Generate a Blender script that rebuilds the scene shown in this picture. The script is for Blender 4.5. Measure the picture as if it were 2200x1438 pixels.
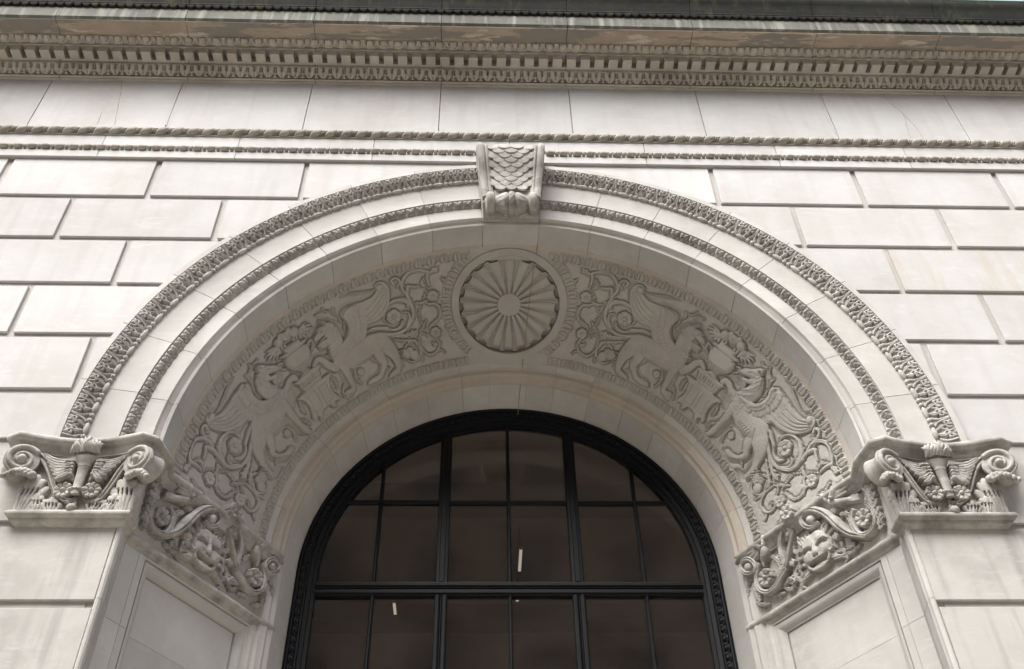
import bpy, math, json
import numpy as np
from mathutils import Matrix, Vector

sc = bpy.context.scene
for o in list(bpy.data.objects):
    bpy.data.objects.remove(o)
COL = sc.collection
rad = math.radians

# ------------------------------------------------------------------ camera, sky, sun, exposure
cam = bpy.data.cameras.new('camera')
cam.sensor_width = 36.0
cam.lens = 2111.42 / 2200 * 36
cam.clip_start = 0.05
cam.clip_end = 500
co = bpy.data.objects.new('camera', cam)
COL.objects.link(co)
def _rot(p, y, r):
    cy, sy, cp, sp = math.cos(y), math.sin(y), math.cos(p), math.sin(p)
    f = Vector((sy * cp, cy * cp, sp)); R = Vector((cy, -sy, 0)); U = R.cross(f)
    c, s = math.cos(r), math.sin(r)
    return R * c + U * s, U * c - R * s, f
Rg, Up, Fw = _rot(rad(44.2907), rad(2.63736), rad(-1.35232))
co.matrix_world = Matrix(((Rg.x, Up.x, -Fw.x, -0.28573), (Rg.y, Up.y, -Fw.y, -5.78151), (Rg.z, Up.z, -Fw.z, -4.55025), (0, 0, 0, 1)))
sc.camera = co

SUN_EL, SUN_ROT = 55.0, 209.0
world = bpy.data.worlds.new('World')
sc.world = world
world.use_nodes = True
wn = world.node_tree
sky = wn.nodes.new('ShaderNodeTexSky')
sky.sky_type = 'NISHITA'
sky.sun_disc = False
sky.sun_elevation = rad(SUN_EL)
sky.sun_rotation = rad(SUN_ROT)
sky.air_density = 1.0
sky.dust_density = 4.0
sky.ozone_density = 0.6
bg = wn.nodes['Background']
hsv = wn.nodes.new('ShaderNodeHueSaturation')          # thin high cloud: paler than a clear sky
hsv.inputs['Saturation'].default_value = .50
wn.links.new(sky.outputs[0], hsv.inputs['Color'])
wn.links.new(hsv.outputs[0], bg.inputs[0])
bg.inputs[1].default_value = 0.10
sl = bpy.data.lights.new('sun', 'SUN')
sl.energy = 1.3
sl.angle = rad(45)
sl.color = (1.0, 1.0, 1.0)
so = bpy.data.objects.new('sun', sl)
COL.objects.link(so)
sd = Vector((math.sin(rad(SUN_ROT)) * math.cos(rad(SUN_EL)), math.cos(rad(SUN_ROT)) * math.cos(rad(SUN_EL)), math.sin(rad(SUN_EL))))
so.rotation_euler = sd.to_track_quat('Z', 'Y').to_euler()
so.location = sd * 60
sc.view_settings.view_transform = 'Standard'
sc.view_settings.look = 'None'
sc.view_settings.gamma = 1
sc.view_settings.use_curve_mapping = False
sc.view_settings.exposure = 2.27

# ------------------------------------------------------------------ helpers
def tag(o, label=None, cat=None, group=None, kind=None):
    if label: o['label'] = label
    if cat: o['category'] = cat
    if group: o['group'] = group
    if kind: o['kind'] = kind
    return o

def empty(name, label, cat, loc=(0, 0, 0), group=None):
    o = bpy.data.objects.new(name, None)
    o.location = loc
    o.empty_display_size = 0.1
    COL.objects.link(o)
    return tag(o, label, cat, group)

def mkmesh(name, V, F, mat=None, sharp=35):
    V = np.asarray(V, dtype=np.float32).reshape(-1, 3)
    me = bpy.data.meshes.new(name)
    if isinstance(F, np.ndarray):
        n, k = F.shape
        me.vertices.add(len(V)); me.vertices.foreach_set('co', V.ravel())
        me.loops.add(n * k); me.loops.foreach_set('vertex_index', F.ravel().astype(np.int32))
        me.polygons.add(n)
        me.polygons.foreach_set('loop_start', np.arange(0, n * k, k, dtype=np.int32))
        me.update(calc_edges=True)
    else:
        me.from_pydata(V.tolist(), [], F)
    me.polygons.foreach_set('use_smooth', np.ones(len(me.polygons), dtype=bool))
    if sharp: me.set_sharp_from_angle(angle=rad(sharp))
    if mat: me.materials.append(mat)
    return me

def link(name, me, parent=None, loc=(0, 0, 0), rot=(0, 0, 0), scale=(1, 1, 1)):
    o = bpy.data.objects.new(name, me)
    o.location = loc; o.rotation_euler = rot; o.scale = scale
    COL.objects.link(o)
    if parent: o.parent = parent
    return o

class MB:
    def __init__(s): s.V = []; s.F = []
    def add(s, V, F):
        b = len(s.V)
        s.V += [tuple(map(float, v)) for v in V]
        s.F += [tuple(int(i) + b for i in f) for f in F]
        return s
    def box(s, x0, x1, y0, y1, z0, z1):
        V = [(x0, y0, z0), (x1, y0, z0), (x1, y1, z0), (x0, y1, z0), (x0, y0, z1), (x1, y0, z1), (x1, y1, z1), (x0, y1, z1)]
        return s.add(V, [(0, 3, 2, 1), (4, 5, 6, 7), (0, 1, 5, 4), (1, 2, 6, 5), (2, 3, 7, 6), (3, 0, 4, 7)])
    def prism_x(s, prof, x0, x1):          # closed profile [(y, z)] swept along x
        n = len(prof)
        V = [(x0, y, z) for y, z in prof] + [(x1, y, z) for y, z in prof]
        F = [(i, (i + 1) % n, n + (i + 1) % n, n + i) for i in range(n)]
        return s.add(V, F + [tuple(range(n))[::-1], tuple(range(n, 2 * n))])
    def arc(s, prof, a0, a1, n):           # closed profile [(R, y)] swept about the y axis, degrees from +x
        k = len(prof); V = []; F = []
        for j in range(n + 1):
            a = rad(a0 + (a1 - a0) * j / n); c, q = math.cos(a), math.sin(a)
            V += [(R * c, y, R * q) for R, y in prof]
        for j in range(n):
            for i in range(k):
                F.append((j * k + i, j * k + (i + 1) % k, (j + 1) * k + (i + 1) % k, (j + 1) * k + i))
        return s.add(V, F + [tuple(range(k))[::-1], tuple(range(n * k, n * k + k))])
    def prism_z(s, plan, z0, z1):          # closed plan [(x, y)]
        n = len(plan)
        V = [(x, y, z0) for x, y in plan] + [(x, y, z1) for x, y in plan]
        F = [(i, (i + 1) % n, n + (i + 1) % n, n + i) for i in range(n)]
        return s.add(V, F + [tuple(range(n))[::-1], tuple(range(n, 2 * n))])
    def sweep(s, path, prof, side=1):      # plan path [(x, y)], closed profile [(out, z)]
        P = np.array(path, float); n = len(P); k = len(prof)
        d = np.diff(P, axis=0); d /= np.linalg.norm(d, axis=1)[:, None]
        nr = np.c_[d[:, 1], -d[:, 0]] * side
        V = []; F = []
        for i in range(n):
            a, b = nr[max(i - 1, 0)], nr[min(i, n - 2)]
            m = a + b; m /= np.linalg.norm(m); m = m / max(0.35, m @ b)
            V += [(P[i, 0] + m[0] * o, P[i, 1] + m[1] * o, z) for o, z in prof]
        for i in range(n - 1):
            for j in range(k):
                F.append((i * k + j, i * k + (j + 1) % k, (i + 1) * k + (j + 1) % k, (i + 1) * k + j))
        return s.add(V, F + [tuple(range(k))[::-1], tuple(range((n - 1) * k, n * k))])
    def ellipsoid(s, c, r, nu=10, nv=6, ax=(1, 0, 0)):
        V = []; F = []
        M = Vector((0, 0, 1)).rotation_difference(Vector(ax)).to_matrix()
        for j in range(nv + 1):
            t = math.pi * j / nv
            for i in range(nu):
                p = 2 * math.pi * i / nu
                q = M @ Vector((r[1] * math.sin(t) * math.cos(p), r[2] * math.sin(t) * math.sin(p), r[0] * math.cos(t)))
                V.append((c[0] + q.x, c[1] + q.y, c[2] + q.z))
        for j in range(nv):
            for i in range(nu):
                F.append((j * nu + i, j * nu + (i + 1) % nu, (j + 1) * nu + (i + 1) % nu, (j + 1) * nu + i))
        return s.add(V, F)
    def mesh(s, name, mat=None, sharp=35):
        me = mkmesh(name, s.V, s.F, None, None)
        import bmesh
        bm = bmesh.new(); bm.from_mesh(me)
        bmesh.ops.remove_doubles(bm, verts=bm.verts, dist=1e-6)
        bmesh.ops.recalc_face_normals(bm, faces=bm.faces)
        bm.to_mesh(me); bm.free()
        me.polygons.foreach_set('use_smooth', np.ones(len(me.polygons), dtype=bool))
        if sharp: me.set_sharp_from_angle(angle=rad(sharp))
        if mat: me.materials.append(mat)
        return me
    def obj(s, name, mat, parent=None, sharp=35, **k):
        return link(name, s.mesh(name, mat, sharp), parent, **k)

def smooth_pts(P, n=5):
    P = np.array(P, float)
    if len(P) < 3: return P
    Q = np.vstack([2 * P[0] - P[1], P, 2 * P[-1] - P[-2]]); out = []
    for i in range(1, len(Q) - 2):
        p0, p1, p2, p3 = Q[i - 1:i + 3]
        for t in np.arange(n) / n:
            out.append(.5 * ((2 * p1) + (-p0 + p2) * t + (2 * p0 - 5 * p1 + 4 * p2 - p3) * t * t + (-p0 + 3 * p1 - 3 * p2 + p3) * t ** 3))
    return np.array(out + [P[-1]])

class Relief:
    """Carving as a height field over (u, w): strokes, pads and cuts, then a mesh laid on any surface."""
    def __init__(s, u0, u1, w0, w1, h):
        s.nu = max(2, int(round((u1 - u0) / h)) + 1); s.nw = max(2, int(round((w1 - w0) / h)) + 1)
        s.u = np.linspace(u0, u1, s.nu); s.w = np.linspace(w0, w1, s.nw); s.h = h
        s.H = np.full((s.nw, s.nu), -1.0)
    def win(s, u0, u1, w0, w1):
        a, b = np.searchsorted(s.u, [u0, u1]); c, d = np.searchsorted(s.w, [w0, w1])
        return slice(c, max(c, d)), slice(a, max(a, b))
    def put(s, sl, h, blend=0):
        if blend:
            A = s.H[sl]; m = np.maximum(A, h)
            B = m + np.log(np.exp(blend * (A - m)) + np.exp(blend * (h - m))) / blend
            s.H[sl] = np.where((A < -.5) | (h < -.5), m, B)
        else: s.H[sl] = np.maximum(s.H[sl], h)
    def chain(s, pts, k=.6, base=.004, pw=.5, blend=0, sm=5, rm=1.0):
        P = smooth_pts(pts, sm) if sm else np.array(pts, float)
        if len(P) == 1: P = np.vstack([P, P + [1e-4, 0, 0]])
        for a, b in zip(P[:-1], P[1:]):
            r = max(a[2], b[2]) * rm
            sl = s.win(min(a[0], b[0]) - r, max(a[0], b[0]) + r, min(a[1], b[1]) - r, max(a[1], b[1]) + r)
            if s.H[sl].size == 0: continue
            U = s.u[sl[1]][None, :]; W = s.w[sl[0]][:, None]
            d = b[:2] - a[:2]; L = d @ d + 1e-12
            t = np.clip(((U - a[0]) * d[0] + (W - a[1]) * d[1]) / L, 0, 1)
            rr = np.maximum((a[2] + (b[2] - a[2]) * t) * rm, 1e-4)
            q = 1 - ((U - a[0] - t * d[0]) ** 2 + (W - a[1] - t * d[1]) ** 2) / rr ** 2
            s.put(sl, np.where(q > 0, base + k * rr * np.maximum(q, 0) ** pw, -1), blend)
        return s
    def _poly(s, P):
        P = np.array(P, float)
        sl = s.win(P[:, 0].min() - .01, P[:, 0].max() + .01, P[:, 1].min() - .01, P[:, 1].max() + .01)
        U, W = np.meshgrid(s.u[sl[1]], s.w[sl[0]])
        ins = np.zeros(U.shape, bool); D = np.full(U.shape, 9.0)
        for a, b in zip(P, np.roll(P, -1, 0)):
            c = (a[1] > W) != (b[1] > W)
            with np.errstate(divide='ignore', invalid='ignore'):
                x = (b[0] - a[0]) * (W - a[1]) / (b[1] - a[1]) + a[0]
            ins ^= c & (U < x)
            d = b - a; t = np.clip(((U - a[0]) * d[0] + (W - a[1]) * d[1]) / (d @ d + 1e-12), 0, 1)
            D = np.minimum(D, np.hypot(U - a[0] - t * d[0], W - a[1] - t * d[1]))
        return sl, ins, D
    def pad(s, P, h, edge, base=.004, smooth=0, add=False):
        if smooth:
            P = np.vstack([P, P[:1]]); P = smooth_pts(np.c_[P, np.zeros(len(P))], smooth)[:-1, :2]
        sl, ins, D = s._poly(P)
        f = np.sqrt(np.clip(1 - (1 - np.clip(D / edge, 0, 1)) ** 2, 0, 1))
        if add: s.H[sl] += np.where(ins & (s.H[sl] > -.5), h * f, 0)
        else: s.put(sl, np.where(ins, base + h * f, -1))
        return s
    def cut(s, pts, wd, dp, sm=4):
        P = np.array(pts, float)[:, :2]
        P = smooth_pts(np.c_[P, np.zeros(len(P))], sm)[:, :2] if sm else P
        for a, b in zip(P[:-1], P[1:]):
            sl = s.win(min(a[0], b[0]) - wd, max(a[0], b[0]) + wd, min(a[1], b[1]) - wd, max(a[1], b[1]) + wd)
            if s.H[sl].size == 0: continue
            if not hasattr(s, 'C'): s.C = np.zeros(s.H.shape)
            U = s.u[sl[1]][None, :]; W = s.w[sl[0]][:, None]
            d = b - a; t = np.clip(((U - a[0]) * d[0] + (W - a[1]) * d[1]) / (d @ d + 1e-12), 0, 1)
            q = 1 - ((U - a[0] - t * d[0]) ** 2 + (W - a[1] - t * d[1]) ** 2) / wd ** 2
            s.C[sl] = np.maximum(s.C[sl], dp * np.sqrt(np.maximum(q, 0)))
        return s
    def flower(s, c, r, n=6, k=.35, ph=.3, base=.006):
        sl = s.win(c[0] - r, c[0] + r, c[1] - r, c[1] + r)
        U, W = np.meshgrid(s.u[sl[1]] - c[0], s.w[sl[0]] - c[1])
        d = np.hypot(U, W) / r; a = np.arctan2(W, U) * n / 2 / math.pi + ph
        f = np.abs((a % 1) - .5) * 2          # 0 middle of petal, 1 between
        lim = .80 + .2 * np.sqrt(np.maximum(0, 1 - f ** 2.5))
        dish = .35 + .65 * np.clip(d, 0, 1) ** 1.2 - .55 * np.clip((d - .78) / .22, 0, 1) ** 2
        h = base + k * r * dish * (1 - .55 * f ** 3) - .10 * k * r * np.exp(-((f) / .12) ** 2)
        h = np.where(d < lim, h, -1)
        boss = k * r * 1.15 * np.sqrt(np.maximum(0, 1 - (d / .3) ** 2))
        h = np.where((d < .36) & (d > .27), base, h)
        s.put(sl, np.where(d < .3, np.maximum(h, base + boss), h))
        return s
    def done(s):
        if hasattr(s, 'C'):
            s.H = np.where(s.H > -.5, np.maximum(s.H - s.C, .001), s.H); s.C[:] = 0
        return s
    def noise(s, amp, seed, sc=3):
        g = np.random.RandomState(seed).randn(*s.H.shape)
        for _ in range(sc):
            g = (g + np.roll(g, 1, 0) + np.roll(g, -1, 0) + np.roll(g, 1, 1) + np.roll(g, -1, 1)) / 5
        s.H = np.where(s.H > 0, np.maximum(s.H + amp * g / (g.std() + 1e-9), .001), s.H)
        return s
    def mesh(s, name, mp, mat, floor=None, under=-.006, sharp=None, skip=None):
        s.done()
        ins = s.H > -.5
        if floor is not None:
            keep = np.ones((s.nw - 1, s.nu - 1), bool); H = np.where(ins, s.H, floor)
        else:
            k = ins[:-1, :-1] | ins[1:, :-1] | ins[:-1, 1:] | ins[1:, 1:]
            keep = k; H = np.where(ins, s.H, under)
        if skip is not None: keep &= ~skip
        U, W = np.meshgrid(s.u, s.w)
        idx = np.full(U.shape, -1, np.int64)
        need = np.zeros(U.shape, bool)
        for a in (slice(0, -1), slice(1, None)):
            for b in (slice(0, -1), slice(1, None)): need[a, b] |= keep
        idx[need] = np.arange(need.sum())
        V = mp(U[need], W[need], H[need])
        F = np.stack([idx[:-1, :-1][keep], idx[:-1, 1:][keep], idx[1:, 1:][keep], idx[1:, :-1][keep]], 1)
        p = V[F[:, 0]]; nrm = np.cross(V[F[:, 1]] - p, V[F[:, 3]] - p).sum(0)
        ref = mp(np.array([s.u.mean()]), np.array([s.w.mean()]), np.array([.01])) - mp(np.array([s.u.mean()]), np.array([s.w.mean()]), np.array([.0]))
        c0 = len(F) // 2; loc = np.cross(V[F[c0, 1]] - V[F[c0, 0]], V[F[c0, 3]] - V[F[c0, 0]])
        uu, ww, ee = np.array([s.u.mean()] * 3), np.array([s.w.mean()] * 3), np.zeros(3)
        q = mp(uu + [0, .001, 0], ww + [0, 0, .001], ee); t = np.cross(q[1] - q[0], q[2] - q[0])
        if (t @ ref[0]) < 0: F = F[:, ::-1].copy()
        return mkmesh(name, V, F, mat, sharp)

# ------------------------------------------------------------------ materials
def mat_stone(name, base, dark, light, scale=1.3, streak=0.0, blotch=.5, rough=.85, bump=.12, tint=.05, fine=.5):
    m = bpy.data.materials.new(name); m.use_nodes = True
    nt = m.node_tree; N = nt.nodes; L = nt.links
    b = N['Principled BSDF']; b.inputs['Roughness'].default_value = rough
    b.inputs['Specular IOR Level'].default_value = .25
    g = N.new('ShaderNodeNewGeometry')
    def noise(sx, sy, sz, detail=5, rg=.6):
        mp = N.new('ShaderNodeMapping'); mp.inputs['Scale'].default_value = (sx, sy, sz)
        L.new(g.outputs['Position'], mp.inputs[0])
        n = N.new('ShaderNodeTexNoise'); n.inputs['Scale'].default_value = 1
        n.inputs['Detail'].default_value = detail; n.inputs['Roughness'].default_value = rg
        L.new(mp.outputs[0], n.inputs[0]); return n.outputs[0]
    def ramp(src, lo, hi):
        r = N.new('ShaderNodeMapRange'); r.inputs[1].default_value = lo; r.inputs[2].default_value = hi
        r.clamp = True; L.new(src, r.inputs[0]); return r.outputs[0]
    def mix(a, bcol, f, amt=1.0, mode='MIX'):
        x = N.new('ShaderNodeMix'); x.data_type = 'RGBA'; x.blend_type = mode
        if amt != 1.0:
            mu = N.new('ShaderNodeMath'); mu.operation = 'MULTIPLY'; mu.inputs[1].default_value = amt
            L.new(f, mu.inputs[0]); f = mu.outputs[0]
        L.new(f, x.inputs[0])
        if isinstance(a, tuple): x.inputs[6].default_value = (*a, 1)
        else: L.new(a, x.inputs[6])
        if isinstance(bcol, tuple): x.inputs[7].default_value = (*bcol, 1)
        else: L.new(bcol, x.inputs[7])
        return x.outputs[2]
    c = mix(base, dark, ramp(noise(scale, scale, scale, 6, .62), .42, .72), blotch)
    c = mix(c, light, ramp(noise(scale * .7 + 3, scale + 3, scale * 1.6 + 4, 7, .68), .52, .75), .6)
    if streak:
        c = mix(c, dark, ramp(noise(7, 7, .55, 4, .55), .50, .72), streak)
    c = mix(c, light, ramp(noise(2.6, 2.6, 16, 7, .72), .56, .68), .55)
    c = mix(c, dark, ramp(noise(.8, .8, 1.1, 3, .5), .52, .70), .35)
    sp = noise(60, 60, 60, 3, .7)
    c = mix(c, dark, ramp(sp, .56, .72), .30 * fine)
    oi = N.new('ShaderNodeObjectInfo'); hs = N.new('ShaderNodeHueSaturation')
    mr = N.new('ShaderNodeMapRange'); mr.inputs[3].default_value = 1 - tint; mr.inputs[4].default_value = 1 + tint
    L.new(oi.outputs['Random'], mr.inputs[0]); L.new(mr.outputs[0], hs.inputs['Value']); L.new(c, hs.inputs['Color'])
    L.new(hs.outputs[0], b.inputs['Base Color'])
    bp = N.new('ShaderNodeBump'); bp.inputs['Strength'].default_value = bump; bp.inputs['Distance'].default_value = .01
    ad = N.new('ShaderNodeMath'); ad.operation = 'ADD'
    L.new(noise(45, 45, 120, 6, .7), ad.inputs[0]); L.new(noise(9, 9, 9, 4, .6), ad.inputs[1])
    L.new(ad.outputs[0], bp.inputs['Height']); L.new(bp.outputs[0], b.inputs['Normal'])
    return m, (N, L, b, noise, ramp, mix, hs)

WALL, _ = mat_stone('wall_limestone', (.432, .427, .415), (.345, .325, .297), (.48, .485, .485), 1.0, .45, .8, tint=.07)
CARR, _ = mat_stone('arch_ornament_stone', (.385, .368, .34), (.17, .158, .142), (.46, .448, .425), 9.0, .4, .7, tint=.04)
STAI, (N, L, b, noise, ramp, mix, hs) = mat_stone('streaked_limestone', (.432, .427, .415), (.345, .325, .297), (.48, .485, .485), 1.0, .35, .8)
c2 = mix(hs.outputs[0], (.385, .335, .275), ramp(noise(6, 6, .7, 7, .65), .47, .60), .55)
L.new(c2, b.inputs['Base Color'])
DROP, _ = mat_stone('whitened_limestone', (.58, .57, .56), (.32, .29, .26), (.72, .72, .72), 14.0, .2, .6)
RUST, _ = mat_stone('rust_stain', (.27, .16, .08), (.18, .11, .06), (.34, .22, .12), 6.0, .2, .6)
PIER, _ = mat_stone('weathered_limestone', (.43, .416, .386), (.26, .25, .23), (.50, .495, .48), 1.6, .8, .7)
CARV, _ = mat_stone('carved_limestone', (.38, .358, .325), (.28, .258, .228), (.425, .408, .38), 2.2, .12, .5, bump=.18, tint=.03)
ARCH, _ = mat_stone('arch_limestone', (.425, .41, .382), (.315, .302, .28), (.475, .468, .45), 1.4, .25, .75, tint=.06)
CORN, _ = mat_stone('cornice_limestone', (.385, .35, .305), (.25, .222, .19), (.45, .42, .375), 1.5, .15, .7, tint=.06)
ROPE, _ = mat_stone('lichen_limestone', (.35, .325, .285), (.18, .165, .14), (.42, .40, .36), 6.0, .3, .8, tint=.05)
CAPI, _ = mat_stone('soot_limestone', (.36, .342, .312), (.13, .12, .105), (.48, .465, .44), 7.0, .55, .8, tint=.05)
TAN, _ = mat_stone('tan_limestone', (.395, .350, .300), (.33, .285, .235), (.44, .405, .36), 1.6, .1, .6)
BED, _ = mat_stone('mortar', (.40, .38, .355), (.28, .26, .24), (.46, .44, .42), 3.0, .2, .5)
# peeling soffit
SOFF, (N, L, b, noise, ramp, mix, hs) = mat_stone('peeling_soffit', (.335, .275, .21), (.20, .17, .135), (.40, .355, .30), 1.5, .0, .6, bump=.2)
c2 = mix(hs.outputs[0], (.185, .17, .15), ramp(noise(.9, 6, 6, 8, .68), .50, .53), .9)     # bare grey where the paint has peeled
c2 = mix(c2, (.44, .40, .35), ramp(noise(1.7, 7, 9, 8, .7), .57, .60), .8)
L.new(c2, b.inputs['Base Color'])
# moss-stained gutter
MOSS, (N, L, b, noise, ramp, mix, hs) = mat_stone('mossy_stone', (.021, .022, .019), (.008, .0085, .008), (.042, .044, .036), 1.2, .5, .8)
c2 = mix(hs.outputs[0], (.075, .085, .03), ramp(noise(9, 9, 1.2, 5, .65), .54, .70), .55)
L.new(c2, b.inputs['Base Color'])
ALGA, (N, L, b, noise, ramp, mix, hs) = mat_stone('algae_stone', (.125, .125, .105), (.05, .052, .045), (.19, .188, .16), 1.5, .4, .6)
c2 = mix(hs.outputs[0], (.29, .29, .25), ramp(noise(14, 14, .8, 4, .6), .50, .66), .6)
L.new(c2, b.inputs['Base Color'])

def mat_plain(name, col, rough=.5, spec=.5, bump=0, bs=40, var=.25):
    m = bpy.data.materials.new(name); m.use_nodes = True
    nt = m.node_tree; N = nt.nodes; L = nt.links; b = N['Principled BSDF']
    b.inputs['Roughness'].default_value = rough; b.inputs['Specular IOR Level'].default_value = spec
    g = N.new('ShaderNodeNewGeometry'); n = N.new('ShaderNodeTexNoise'); n.inputs['Scale'].default_value = 3; n.inputs['Detail'].default_value = 6
    L.new(g.outputs['Position'], n.inputs[0])
    x = N.new('ShaderNodeMix'); x.data_type = 'RGBA'
    x.inputs[6].default_value = (*[v * (1 - var) for v in col], 1); x.inputs[7].default_value = (*[min(1, v * (1 + var)) for v in col], 1)
    L.new(n.outputs[0], x.inputs[0]); L.new(x.outputs[2], b.inputs['Base Color'])
    if bump:
        n2 = N.new('ShaderNodeTexNoise'); n2.inputs['Scale'].default_value = bs; L.new(g.outputs['Position'], n2.inputs[0])
        bp = N.new('ShaderNodeBump'); bp.inputs['Strength'].default_value = bump; bp.inputs['Distance'].default_value = .005
        L.new(n2.outputs[0], bp.inputs['Height']); L.new(bp.outputs[0], b.inputs['Normal'])
    return m
IRON = mat_plain('black_painted_iron', (.003, .0036, .0052), .55, .22, .25, 60, .4)
PLAST = mat_plain('room_plaster', (.30, .20, .12), .9, .2)
WOOD = mat_plain('room_panelling', (.10, .055, .025), .6, .3)
ASPH = mat_plain('concrete_paving', (.36, .325, .275), .9, .3, .3)
PAVE = mat_plain('pavement', (.42, .38, .325), .9, .3, .2)
BRICK = mat_plain('brown_brick', (.19, .15, .115), .9, .2, .3)
DGLAS = mat_plain('dark_glass', (.05, .048, .045), .1, .5)
COPP = mat_plain('copper_flashing', (.25, .42, .36), .6, .4)
WHITE = mat_plain('fixture_enamel', (.6, .6, .58), .5, .4)
GL = bpy.data.materials.new('dusty_window_glass'); GL.use_nodes = True
nt = GL.node_tree; N = nt.nodes; L = nt.links; N.remove(N['Principled BSDF'])
tr = N.new('ShaderNodeBsdfTransparent'); tr.inputs[0].default_value = (.78, .74, .70, 1)
gs = N.new('ShaderNodeBsdfGlossy'); gs.inputs['Roughness'].default_value = .07
df = N.new('ShaderNodeBsdfDiffuse'); df.inputs[0].default_value = (.22, .19, .17, 1)
fr = N.new('ShaderNodeFresnel'); fr.inputs[0].default_value = 1.55
ml = N.new('ShaderNodeMath'); ml.operation = 'MULTIPLY'; ml.inputs[1].default_value = 1.5; L.new(fr.outputs[0], ml.inputs[0])
m1 = N.new('ShaderNodeMixShader'); m2 = N.new('ShaderNodeMixShader')
g = N.new('ShaderNodeNewGeometry'); n = N.new('ShaderNodeTexNoise'); n.inputs['Scale'].default_value = 2.2; n.inputs['Detail'].default_value = 8
L.new(g.outputs['Position'], n.inputs[0])
mr = N.new('ShaderNodeMapRange'); mr.inputs[1].default_value = .3; mr.inputs[2].default_value = .8; mr.inputs[3].default_value = .015; mr.inputs[4].default_value = .12
L.new(n.outputs[0], mr.inputs[0])
L.new(mr.outputs[0], m1.inputs[0]); L.new(tr.outputs[0], m1.inputs[1]); L.new(df.outputs[0], m1.inputs[2])
L.new(ml.outputs[0], m2.inputs[0]); L.new(m1.outputs[0], m2.inputs[1]); L.new(gs.outputs[0], m2.inputs[2])
L.new(m2.outputs[0], N['Material Output'].inputs[0])
LAMP = bpy.data.materials.new('lamp_tube'); LAMP.use_nodes = True
LAMP.node_tree.nodes['Principled BSDF'].inputs['Emission Color'].default_value = (1, .96, .88, 1)
LAMP.node_tree.nodes['Principled BSDF'].inputs['Emission Strength'].default_value = .17

# ------------------------------------------------------------------ setting
GZ = -6.2
tag(MB().box(-70, 70, -90, 40, GZ - .5, GZ - .12).obj('ground', ASPH), kind='structure')
tag(MB().box(-70, 70, -7.5, 2.0, GZ - .14, GZ).obj('pavement', PAVE), kind='structure')
tag(MB().box(-70, 70, -30, -15.5, GZ - .14, GZ).obj('far_pavement', PAVE), kind='structure')

def wall_columns(x0, x1, z0, z1, R, y0, y1, n=96):
    m = MB()
    xs = sorted(set([x0, x1] + [round(R * math.cos(math.pi * i / n), 5) for i in range(n + 1)]))
    for a, b in zip(xs[:-1], xs[1:]):
        if b - a < 1e-6: continue
        mid = (a + b) / 2
        if abs(mid) < R:
            la = math.sqrt(max(0, R * R - a * a)); lb = math.sqrt(max(0, R * R - b * b))
        else: la = lb = z0
        V = [(a, y0, la), (b, y0, lb), (b, y0, z1), (a, y0, z1), (a, y1, la), (b, y1, lb), (b, y1, z1), (a, y1, z1)]
        m.add(V, [(0, 1, 2, 3), (7, 6, 5, 4), (0, 4, 5, 1)])
    return m

# ------------------------------------------------------------------ facade wall
X9 = 9.0
wall = empty('facade_wall', 'pale channelled limestone wall of oblong stone blocks around the arch', 'wall', (0, 0, GZ))
def under(o, p):                         # parent keeping the world place
    o.parent = p
    o.matrix_parent_inverse = Matrix.Translation(-p.location)
    return o
def bevel_box(x0, x1, z0, z1, y0, y1, c=.004):
    V = [(x0 + c, y0, z0 + c), (x1 - c, y0, z0 + c), (x1 - c, y0, z1 - c), (x0 + c, y0, z1 - c),
         (x0, y0 + c, z0), (x1, y0 + c, z0), (x1, y0 + c, z1), (x0, y0 + c, z1), (x0, y1, z0), (x1, y1, z0), (x1, y1, z1), (x0, y1, z1)]
    F = [(0, 1, 2, 3)]
    for i in range(4):
        j = (i + 1) % 4
        F += [(4 + i, 4 + j, j, i), (8 + i, 8 + j, 4 + j, 4 + i)]
    return MB().add(V, F)
RA_ = 3.365
def stone(x0, x1, z0, z1, mat):
    if x0 > 3.3 and x1 < 4.9 and 1.6 < z0 < 1.75: mat = STAI
    s = 1 if x0 + x1 > 0 else -1
    a, b = sorted((abs(x0), abs(x1)))
    if a * a + z0 * z0 >= RA_ ** 2 or z0 < -.15:
        o = bevel_box(x0, x1, z0, z1, 0, .05).obj('stone_block', mat)
    else:
        xs = sorted(set([a, b] + [RA_ * math.cos(rad(t)) for t in np.arange(0, 90, 1.2)]))
        lo = []
        for x in xs:
            if x < a - 1e-9 or x > b + 1e-9: continue
            l = max(z0, math.sqrt(max(0, RA_ ** 2 - x * x)))
            if l < z1: lo.append((x, l))
        if len(lo) < 2: return
        if lo[0][0] > a + 1e-6: lo = [(math.sqrt(max(0, RA_ ** 2 - z1 * z1)), z1)] + lo
        if lo[0][1] < z1 - 1e-6: lo = [(lo[0][0], z1)] + lo
        P = lo + [(b, z1)]
        P = [(s * x, z) for x, z in P]
        n = len(P)
        V = [(x, 0, z) for x, z in P] + [(x, .05, z) for x, z in P]
        F = [tuple(range(n)), tuple(range(n, 2 * n))[::-1]] + [(i, (i + 1) % n, n + (i + 1) % n, n + i) for i in range(n)]
        o = MB().add(V, F).obj('stone_block', mat)
    under(o, wall)
G = .0275
rs_ = np.random.RandomState(12)
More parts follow.
